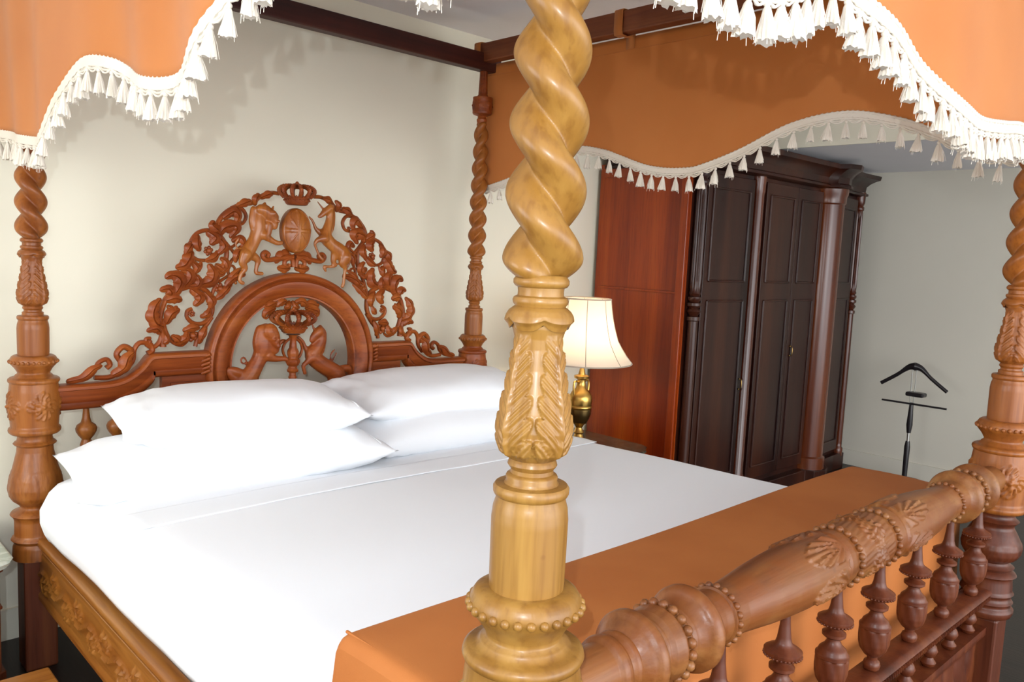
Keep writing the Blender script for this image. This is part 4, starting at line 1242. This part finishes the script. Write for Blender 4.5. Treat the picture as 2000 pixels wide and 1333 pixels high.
def valance(label, P, bottom, top, length, s_tass, fold, tabs, rail_c, tabw=0.045, thin=0.0025):
    """P(s, d) -> (x, y) on the hanging plane with ripple d"""
    root = thing('canopy_valance', label, 'bed valance', (*P(0, 0), bottom(0)), 'fringed orange valances hanging from the canopy rails')
    mb = MB()
    ns, nz = int(length / 0.012), 22
    rows = []
    for i in range(ns + 1):
        s = length * i / ns
        zb = bottom(s)
        row = []
        for j in range(nz + 1):
            v = j / nz
            z = top + (zb - top) * v
            x, y = P(s, fold(s, v))
            row.append((x, y, z))
        rows.append(row)
    mb.grid(rows)
    cl = mb.build('valance_cloth', M_VAL, root, smooth=80)
    sd_ = cl.modifiers.new('solid', 'SOLIDIFY')
    sd_.thickness = thin
    sd_.offset = 0
    hm = MB()
    for zo in (0.055,):
        hm.sweep([(*P(length * i / 80, fold(length * i / 80, 0.1) + 0.002), top - zo) for i in range(81)], 0.0012, 4, up=(0, 0, 1))
    hm.build('stitched_hem', M_VAL, root)
    # braid: flat band, two cords and scalloped loops
    br = MB()
    nb = int(length / 0.006)
    pts = []
    for i in range(nb + 1):
        s = length * i / nb
        pts.append((s, bottom(s)))
    for off, r, amp in ((0.004, 0.0045, 0.35), (-0.018, 0.0040, 0.35)):
        path = [(*P(s, fold(s, 1) + thin), z + off) for s, z in pts]
        br.sweep(path, [r * (1 + amp * math.sin(i * 2.1)) for i in range(nb + 1)], 7, up=(0, 0, 1))
    rows = []
    for i, (s, z) in enumerate(pts):
        w_ = 0.0012 * math.sin(i * 1.3)
        row = []
        for k, zo in enumerate((0.006, 0.0, -0.007, -0.014, -0.020)):
            x, y = P(s, fold(s, 1) + (thin + 0.001 + w_ * (1 if k % 2 else -1)))
            row.append((x, y, z + zo))
        for k, zo in enumerate((-0.020, -0.014, -0.007, 0.0, 0.006)):
            x, y = P(s, fold(s, 1) - (thin + 0.001 + w_ * (1 if k % 2 else -1)))
            row.append((x, y, z + zo))
        rows.append(row)
    br.grid(rows, close_u=True, cap0=True, cap1=True)
    # loops between tassels
    nt = int(length / s_tass)
    for t in range(nt):
        sa, sb = (t + 0.5) * s_tass, (t + 1.5) * s_tass
        if sb > length:
            break
        L_ = []
        for q in range(9):
            s = sa + (sb - sa) * q / 8
            L_.append((*P(s, fold(s, 1)), bottom(s) - 0.019 - 0.014 * math.sin(PI * q / 8) * (0.5 + 0.5)))
        br.sweep(L_, [0.0026 * (1 + 0.3 * math.sin(q * 2.4)) for q in range(9)], 6, up=(0, 0, 1))
        L2 = [(a[0], a[1], bottom(sa + (sb - sa) * q / 8) - 0.019 + (a[2] - bottom(sa + (sb - sa) * q / 8) + 0.019) * 0.5) for q, a in enumerate(L_)]
        br.sweep(L2, 0.0030, 6, up=(0, 0, 1))
    br.build('fringe_braid', M_TASS, root, smooth=60)
    for t in range(nt):
        s = (t + 0.5) * s_tass
        o = bpy.data.objects.new('tassel', TM[t % 5])
        C.objects.link(o)
        o.parent = root
        x, y = P(s, fold(s, 1))
        o.location = Vector((x, y, bottom(s) - 0.018)) - Vector(root.location)
        o.rotation_euler = (random.uniform(-0.08, 0.08), random.uniform(-0.10, 0.10), random.uniform(0, 6))
        k = random.uniform(0.93, 1.08)
        o.scale = (k, k, k)
    # cloth loops over the rail
    for s in tabs:
        (rx, ry, rz0, rz1) = rail_c(s)
        tb = MB()
        x0, y0 = P(s - tabw / 2, 0.003)
        x1, y1 = P(s + tabw / 2, 0.003)
        tx, ty = (x1 - x0) / tabw, (y1 - y0) / tabw
        nx_, ny_ = ty, -tx
        px, py = P(s, 0)
        side_ = (px - rx) * nx_ + (py - ry) * ny_
        sg = 1 if side_ > 0 else -1
        w2 = 0.036
        loop = [(side_, top - 0.05), (side_, top + 0.01), (sg * w2, rz0 - 0.002), (sg * w2, rz1), (sg * 0.030, rz1 + 0.006), (0, rz1 + 0.008), (-sg * 0.030, rz1 + 0.006), (-sg * w2, rz1), (-sg * w2, rz0 + 0.01), (-sg * 0.030, rz0 - 0.008), (0.0, rz0 - 0.010), (side_ - sg * 0.006, top), (side_ - sg * 0.004, top - 0.05)]
        rows = []
        for d, z in loop:
            rows.append([(rx + nx_ * d + tx * q, ry + ny_ * d + ty * q, z) for q in (-tabw / 2, 0, tabw / 2)])
        tb.grid(rows)
        to = tb.build('hanging_tab', M_VAL, root, smooth=60)
        q = to.modifiers.new('solid', 'SOLIDIFY')
        q.thickness = 0.002
    return root

def from_table(tab):
    P = smooth_path(tab, 12)
    def f(s):
        if s <= P[0][0]:
            return P[0][1]
        if s >= P[-1][0]:
            return P[-1][1]
        lo, hi = 0, len(P) - 1
        while hi - lo > 1:
            m = (lo + hi) // 2
            if P[m][0] <= s:
                lo = m
            else:
                hi = m
        a, b = P[lo], P[hi]
        return a[1] + (b[1] - a[1]) * (s - a[0]) / max(1e-9, b[0] - a[0])
    return f

# right valance: from the lamp-side head post to the far foot post, s runs toward the foot
RT = [(-0.02, 1.872), (0.10, 1.880), (0.30, 1.930), (0.50, 2.010), (0.66, 2.036), (0.80, 2.015), (0.904, 1.982), (1.04, 1.938), (1.152, 1.918), (1.25, 1.914), (1.324, 1.922), (1.502, 1.974), (1.702, 2.057), (1.888, 2.081), (2.063, 2.046), (2.195, 1.993), (2.334, 1.926), (2.46, 1.905), (2.56, 1.905)]
fr_ = from_table(RT)
valance('fringed orange valance along the lamp side, inside face towards the bed', lambda s, d: (2.055 - d, 0.05 - s), fr_, 2.482, 2.55, 0.062,
        lambda s, v: 0.010 * v * math.sin(s * 5.2 + 0.6) + 0.004 * v * math.sin(s * 13), (0.035, 0.62, 0.93, 1.45, 1.95, 2.40), lambda s: (2.0, 0.05 - s, 2.478, 2.568))
# left valance: from beyond the head post to the near foot post
LT = [(0.0, 1.885), (0.144, 1.868), (0.35, 1.840), (0.52, 1.824), (0.62, 1.822), (0.668, 1.832), (0.723, 1.867), (0.801, 1.915), (0.944, 1.968), (1.05, 1.984), (1.169, 1.967), (1.26, 1.938), (1.362, 1.906), (1.457, 1.884), (1.545, 1.876), (1.627, 1.880), (1.691, 1.897), (1.751, 1.924), (1.84, 1.962), (1.95, 2.010), (2.08, 2.040), (2.20, 2.030), (2.32, 1.990), (2.42, 1.955), (2.50, 1.945), (2.58, 1.950), (2.70, 1.960)]
fl_ = from_table(LT)
valance('fringed orange valance glowing with daylight above the left side of the bed', lambda s, d: (-0.066 + d, 0.17 - s), fl_, 2.482, 2.68, 0.060,
        lambda s, v: 0.016 * v * math.sin(s * 6.0) + 0.014 * (0.4 + 0.6 * v) * math.sin(s * 17 + 1.0 - 1.5 * v) * (0.6 + 0.4 * math.sin(s * 5.3)) , (0.30, 0.95, 1.6, 2.2), lambda s: (0.0, 0.17 - s, 2.478, 2.568))
# front valance: from the near foot post to the far foot post
FT = [(0.0, 1.975), (0.08, 1.978), (0.14, 1.965), (0.189, 1.955), (0.254, 1.951), (0.313, 1.949), (0.40, 1.945), (0.47, 1.956), (0.559, 1.988), (0.66, 2.024), (0.761, 2.008), (0.824, 2.001), (0.918, 1.984), (1.027, 1.943), (1.175, 1.909), (1.29, 1.897), (1.403, 1.894), (1.56, 1.908), (1.705, 1.926), (1.85, 1.925), (1.98, 1.905), (2.18, 1.895)]
ff_ = from_table(FT)
valance('fringed orange valance nearest the camera, across the foot of the bed', lambda s, d: (-0.08 + s, -BL - 0.065 - d), ff_, 2.482, 2.17, 0.046,
        lambda s, v: 0.008 * v * math.sin(s * 6.5) + 0.004 * v * math.sin(s * 17), (0.12, 0.7, 1.3, 2.0), lambda s: (-0.08 + s, -BL, 2.470, 2.555))

# ------------------------------------------------------------------ wardrobe
wy = -0.50
wr = thing('wardrobe', 'tall dark mahogany wardrobe with reeded columns standing beyond the bed', 'wardrobe', (4.3, -0.1, 0))
WZ = 2.12
body = MB()
front = [(3.26, -0.44), (3.40, -0.452), (3.60, -0.468), (3.84, -0.47), (3.86, -0.48), (4.72, -0.48), (4.96, -0.46), (5.10, -0.43), (5.25, -0.415), (5.40, -0.415)]
poly = [(3.22, YW - 0.03), (3.22, -0.44)] + front[1:] + [(5.44, -0.40), (5.44, YW - 0.03)]
body.prism(poly, 0.10, WZ)
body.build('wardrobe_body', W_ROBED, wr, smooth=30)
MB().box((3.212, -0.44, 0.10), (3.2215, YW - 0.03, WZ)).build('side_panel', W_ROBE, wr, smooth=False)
# side panel mouldings
sp_ = MB()
sp_.box((3.200, -0.40, 1.355), (3.22, 0.20, 1.37)).box((3.198, -0.43, 0.12), (3.22, -0.38, 2.10)).box((3.205, -0.43, 2.04), (3.22, 0.2, 2.10))
sp_.build('side_moulding', W_ROBE, wr, smooth=False, bevel=0.003)
def door(x0, x1, y, inset=True, ya=None):
    ya = y if ya is None else ya
    d = MB()
    def yy(x):
        return y + (ya - y) * (x - x0) / (x1 - x0)
    d.grid([[(x, yy(x), z) for z in (0.16, 2.06)] for x in (x0, x1)] and
           [[(x0, y, 0.16), (x0, y, 2.06), (x0, y - 0.02, 2.06), (x0, y - 0.02, 0.16)], [(x1, ya, 0.16), (x1, ya, 2.06), (x1, ya - 0.02, 2.06), (x1, ya - 0.02, 0.16)]], close_u=True, cap0=True, cap1=True)
    o = d.build('wardrobe_door', W_ROBED, wr, smooth=False, bevel=0.003)
    fr = MB()
    for za, zb in ((0.24, 1.32), (1.44, 1.98)):
        e = 0.05
        loopp = [(x0 + e, yy(x0 + e) - 0.023, za), (x1 - e, yy(x1 - e) - 0.023, za), (x1 - e, yy(x1 - e) - 0.023, zb), (x0 + e, yy(x0 + e) - 0.023, zb)]
        for i in range(4):
            fr.sweep([loopp[i], loopp[(i + 1) % 4]], 0.007, 8, up=(0, 1, 0.01))
    fr.build('panel_moulding', W_ROBED, o)
    return o
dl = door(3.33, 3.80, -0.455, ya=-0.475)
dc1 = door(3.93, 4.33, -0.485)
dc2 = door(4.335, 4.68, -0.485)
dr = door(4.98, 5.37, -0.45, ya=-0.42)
def pull(x, y, z, parent):
    h = MB()
    h.sweep(smooth_path([(x, y, z + 0.032), (x, y - 0.018, z + 0.025), (x, y - 0.018, z - 0.025), (x, y, z - 0.032)], 4), 0.004, 6, up=(1, 0, 0))
    h.ball((x, y - 0.004, z + 0.032), 0.007, 8)
    h.ball((x, y - 0.004, z - 0.032), 0.007, 8)
    h.build('handle', M_BRASSD, parent)
pull(4.372, -0.506, 0.98, dc2)
pull(3.775, -0.497, 0.80, dl)
pull(5.01, -0.472, 0.88, dr)
def column(x, y, r, reeded, m):
    c = MB()
    if reeded:
        pr_ = [(0.10, r * 1.3), (0.16, r * 1.3), (0.17, r), (0.9, r), (1.205, r * 0.95), (1.21, r * 1.25), (1.23, r * 1.25), (1.235, r * 0.8), (1.25, r * 1.1), (1.262, r * 1.35), (1.275, r * 1.1), (1.28, r * 0.85), (1.295, r * 1.35), (1.31, r * 1.35),
               (1.315, r * 0.9), (1.33, r * 1.3), (1.345, r * 1.3), (1.35, r * 0.9), (1.365, r * 1.2), (1.38, r), (1.98, r * 0.92), (1.99, r * 1.2), (2.01, r * 1.2), (2.02, r * 0.95), (2.04, r * 1.3), (2.07, r * 1.35), (WZ, r * 1.4)]
        c.lathe(dense(pr_, 0.03), (x, y, 0), 72, fn=lambda t, h, q: (q + (0.0028 * math.cos(12 * t) if 1.39 < h < 1.97 else 0), h))
    else:
        c.lathe([(0.10, r * 1.15), (0.2, r * 1.15), (0.21, r), (1.98, r), (1.99, r * 1.1), (2.03, r * 1.1), (2.05, r * 1.18), (WZ, r * 1.22)], (x, y, 0), 48)
    c.build('reeded_column' if reeded else 'round_column', m, wr)
column(3.262, -0.475, 0.030, True, W_ROBED)
column(5.43, -0.425, 0.028, True, W_ROBEM)
column(3.868, -0.475, 0.040, False, W_ROBEM)
column(4.80, -0.485, 0.105, False, W_ROBEM)
cn = MB()
fl2 = [(3.20, 0.20), (3.20, -0.50), (3.86, -0.54), (4.68, -0.54), (4.70, -0.60), (4.80, -0.63), (4.90, -0.60), (4.98, -0.53), (5.12, -0.47), (5.30, -0.455), (5.47, -0.46), (5.47, 0.20)]
def offp(p, d):
    cx, cy = 4.33, 0.2
    out = []
    for x, y in p:
        sx = -1 if x <= 3.21 else (1 if x >= 5.46 else 0)
        out.append((x + sx * d, y - (d if y < 0.1 else 0)))
    return out
rows = []
for z, d in ((2.085, -0.02), (2.095, 0.004), (2.11, 0.004), (2.12, -0.012), (2.16, -0.008), (2.185, 0.012), (2.205, 0.040), (2.215, 0.062), (2.235, 0.066), (2.245, 0.066), (2.246, -0.02)):
    rows.append([(x, y, z) for x, y in offp(fl2, d)])
cn.grid(rows, close_u=True, cap0=True, cap1=True)
cn.build('cornice', W_ROBED, wr, smooth=30)
MB().prism(offp(fl2, 0.0), 0.0, 0.12).build('plinth', W_ROBED, wr, smooth=False, bevel=0.004)

# ------------------------------------------------------------------ nightstands
def nightstand(label, x0, x1, y0, y1, zt_, mtop, mw):
    r = thing('nightstand', label, 'nightstand', ((x0 + x1) / 2, (y0 + y1) / 2, 0))
    def serp(d, n=10):
        P = []
        ctl = [(x0 - d, y1), (x0 - d, y0 + 0.10), (x0 + 0.02 - d, y0 + 0.06 - d), (x0 + 0.06, y0 + 0.035 - d), (x0 + 0.10, y0 - d), ((x0 + x1) / 2, y0 - 0.02 - d),
               (x1 - 0.10, y0 - d), (x1 - 0.06, y0 + 0.035 - d), (x1 - 0.02 + d, y0 + 0.06 - d), (x1 + d, y0 + 0.10), (x1 + d, y1)]
        return ctl
    t = MB()
    rows = []
    for z, d in ((zt_ - 0.030, -0.006), (zt_ - 0.028, 0.000), (zt_ - 0.022, 0.008), (zt_ - 0.016, 0.006), (zt_ - 0.012, 0.014), (zt_ - 0.005, 0.016), (zt_ - 0.001, 0.012), (zt_, 0.006)):
        rows.append([(x, y, z) for x, y in serp(d - 0.012)])
    t.grid(rows, close_u=True, cap0=True, cap1=True)
    t.build('marble_top', mtop, r, smooth=35)
    b = MB()
    b.prism([(x, y) for x, y in serp(-0.035)], 0.06, zt_ - 0.030)
    b.build('cabinet_body', mw, r, smooth=30)
    m_ = MB()
    for z, d, h_ in ((zt_ - 0.045, -0.024, 0.014), (zt_ - 0.17, -0.028, 0.010), (0.09, -0.022, 0.03)):
        m_.prism(serp(d), z, z + h_)
    m_.prism(serp(-0.02), 0.0, 0.07)
    m_.build('moulding', mw, r, smooth=False, bevel=0.003)
    d_ = MB()
    d_.box((x0 + 0.12, y0 - 0.0, zt_ - 0.145), (x1 - 0.12, y0 + 0.035, zt_ - 0.06))
    d_ = d_.build('drawer', mw, r, smooth=False, bevel=0.004)
    k_ = MB()
    k_.ball(((x0 + x1) / 2, y0 - 0.012, zt_ - 0.10), 0.014, 12)
    k_.build('knob', M_BRASS, d_)
    return r
nightstand('nightstand with a dark green marble top under the lit lamp', 2.24, 2.96, -0.50, 0.22, 0.50, M_MARBD, W_ROBE)
nightstand('nightstand with a pale green marble top at the left edge, beside the bed', -0.80, -0.125, -0.33, 0.20, 0.50, M_MARBL, W_FOOT)

# ------------------------------------------------------------------ lamp
LX, LY, LZ = 2.555, -0.27, 0.502
lp = thing('table_lamp', 'lit table lamp with cream bell shade and gold urn base', 'lamp', (LX, LY, LZ))
b = MB()
b.box((LX - 0.062, LY - 0.062, LZ), (LX + 0.062, LY + 0.062, LZ + 0.018))
b.build('lamp_plinth', M_BRASS, lp, smooth=False, bevel=0.004)
b = MB()
bp_ = [(0.018, 0.058), (0.03, 0.055), (0.045, 0.042), (0.06, 0.030), (0.085, 0.022), (0.095, 0.028), (0.105, 0.022), (0.12, 0.018), (0.135, 0.026), (0.150, 0.040), (0.18, 0.055)]
b.lathe(bp_, (LX, LY, LZ), 40)
b.lathe([(0.245, 0.060), (0.27, 0.064), (0.295, 0.062), (0.32, 0.048), (0.335, 0.030), (0.37, 0.022), (0.385, 0.024), (0.392, 0.040), (0.405, 0.042), (0.412, 0.02), (0.47, 0.006)], (LX, LY, LZ), 40)
b.lathe([(0.225, 0.061), (0.231, 0.065), (0.239, 0.065), (0.245, 0.061)], (LX, LY, LZ), 40)
for s in (-1, 1):
    b.sweep(smooth_path([(LX + s * 0.022, LY, LZ + 0.372), (LX + s * 0.055, LY, LZ + 0.375), (LX + s * 0.060, LY, LZ + 0.340), (LX + s * 0.052, LY, LZ + 0.300)], 6), 0.006, 8)
b.build('lamp_urn', M_BRASS, lp)
b = MB()
b.lathe([(0.150, 0.0405), (0.18, 0.0555), (0.20, 0.0605), (0.225, 0.0612), (0.245, 0.0607)], (LX, LY, LZ), 40)
b.build('lamp_urn_band', M_BRASSD, lp)
b = MB()
sp2 = [(0.483, 0.262), (0.486, 0.264), (0.496, 0.254), (0.52, 0.234), (0.56, 0.207), (0.60, 0.183), (0.66, 0.164), (0.72, 0.149), (0.78, 0.139), (0.822, 0.134), (0.825, 0.132)]
rows = []
for h, r in sp2:
    rows.append([(LX + r * math.cos(2 * PI * k / 96) * (1 - 0.012 * abs(math.sin(4 * 2 * PI * k / 96))), LY + r * math.sin(2 * PI * k / 96) * (1 - 0.012 * abs(math.sin(4 * 2 * PI * k / 96))), LZ + h) for k in range(96)])
b.grid(rows, close_u=True)
shd = b.build('lamp_shade', M_SHADE, lp)
b = MB()
for h in (0.485, 0.823):
    r = 0.263 if h < 0.5 else 0.134
    b.sweep([(LX + r * math.cos(2 * PI * k / 60), LY + r * math.sin(2 * PI * k / 60), LZ + h) for k in range(60)], 0.004, 6, up=(0, 0, 1), closed=True)
for k in range(8):
    a = 2 * PI * k / 8 + 0.0
    b.sweep([(LX + (r + 0.001) * math.cos(a), LY + (r + 0.001) * math.sin(a), LZ + h) for h, r in sp2[1:]], 0.002, 5, up=(math.sin(a), -math.cos(a), 0))
b.build('shade_piping', M_SHTRIM, shd)
b = MB()
b.ball((LX, LY, LZ + 0.60), 0.035, 16)
b.build('light_bulb', M_BULB, lp)
light('lamp_light', 'POINT', (LX, LY, LZ + 0.60), 17, (1.0, 0.76, 0.48), shadow_soft_size=0.036)

# ------------------------------------------------------------------ valet stand
VX, VY = 5.30, -0.985
vs = thing('valet_stand', 'black valet stand with a jacket hanger top against the right wall', 'clothes valet', (VX, VY, 0))
b = MB()
b.lathe([(0.03, 0.016), (0.18, 0.018), (0.30, 0.020), (0.34, 0.014)], (VX, VY, 0), 20)
b.lathe([(0.40, 0.014), (0.46, 0.021), (0.60, 0.014), (0.62, 0.012)], (VX, VY, 0), 20)
b.build('pole', M_BLACK, vs)
b = MB()
b.lathe([(0.34, 0.009), (0.40, 0.009)], (VX, VY, 0), 12)
for s in (-1, 1):
    b.sweep([(VX, VY + s * 0.012, 0.62), (VX, VY + s * 0.014, 0.86)], 0.0045, 8, up=(1, 0, 0))
b.build('steel_rods', M_STEEL, vs)
b = MB()
HZ = 0.88
for s in (-1, 1):
    P = smooth_path([(VX, VY, HZ), (VX, VY + s * 0.045, HZ - 0.012), (VX, VY + s * 0.12, HZ - 0.075), (VX, VY + s * 0.225, HZ - 0.150)], 6)
    b.sweep(P, [0.030 - 0.017 * min(1, i / 10) for i in range(len(P))], 10, up=(1, 0, 0), flat=0.8)
b.build('jacket_hanger', M_BLACK, vs)
b = MB()
b.sweep([(VX - 0.02, VY - 0.24, 0.615), (VX - 0.02, VY + 0.20, 0.612)], 0.007, 8, up=(0, 0, 1))
b.build('trouser_bar', M_BLACK, vs)
b = MB()
b.box((VX - 0.05, VY - 0.09, 0.668), (VX + 0.03, VY + 0.035, 0.700))
b.build('tray', M_BLACK, vs, smooth=False, bevel=0.012)
b = MB()
for a in (0.3, 1.87, 3.44, 5.0):
    b.sweep(smooth_path([(VX, VY, 0.07), (VX + 0.10 * math.cos(a), VY + 0.10 * math.sin(a), 0.06), (VX + 0.19 * math.cos(a), VY + 0.19 * math.sin(a), 0.014)], 5), 0.013, 8, up=(0, 0, 1))
b.build('base', M_BLACK, vs)

# ------------------------------------------------------------------ bed step
st_ = thing('bed_step', 'low glossy orange wooden step on the floor beside the left bed rail', 'step', (-0.45, -0.80, 0))
MB().box((-0.86, -1.25, 0.175), (-0.075, -0.445, 0.200)).build('step_top', W_STEP, st_, smooth=False, bevel=0.005)
b = MB()
b.box((-0.83, -1.22, 0.0), (-0.80, -0.475, 0.175)).box((-0.135, -1.22, 0.0), (-0.105, -0.475, 0.175)).box((-0.80, -0.50, 0.09), (-0.135, -0.48, 0.175))
b.build('step_frame', W_FOOT, st_, smooth=False, bevel=0.004)
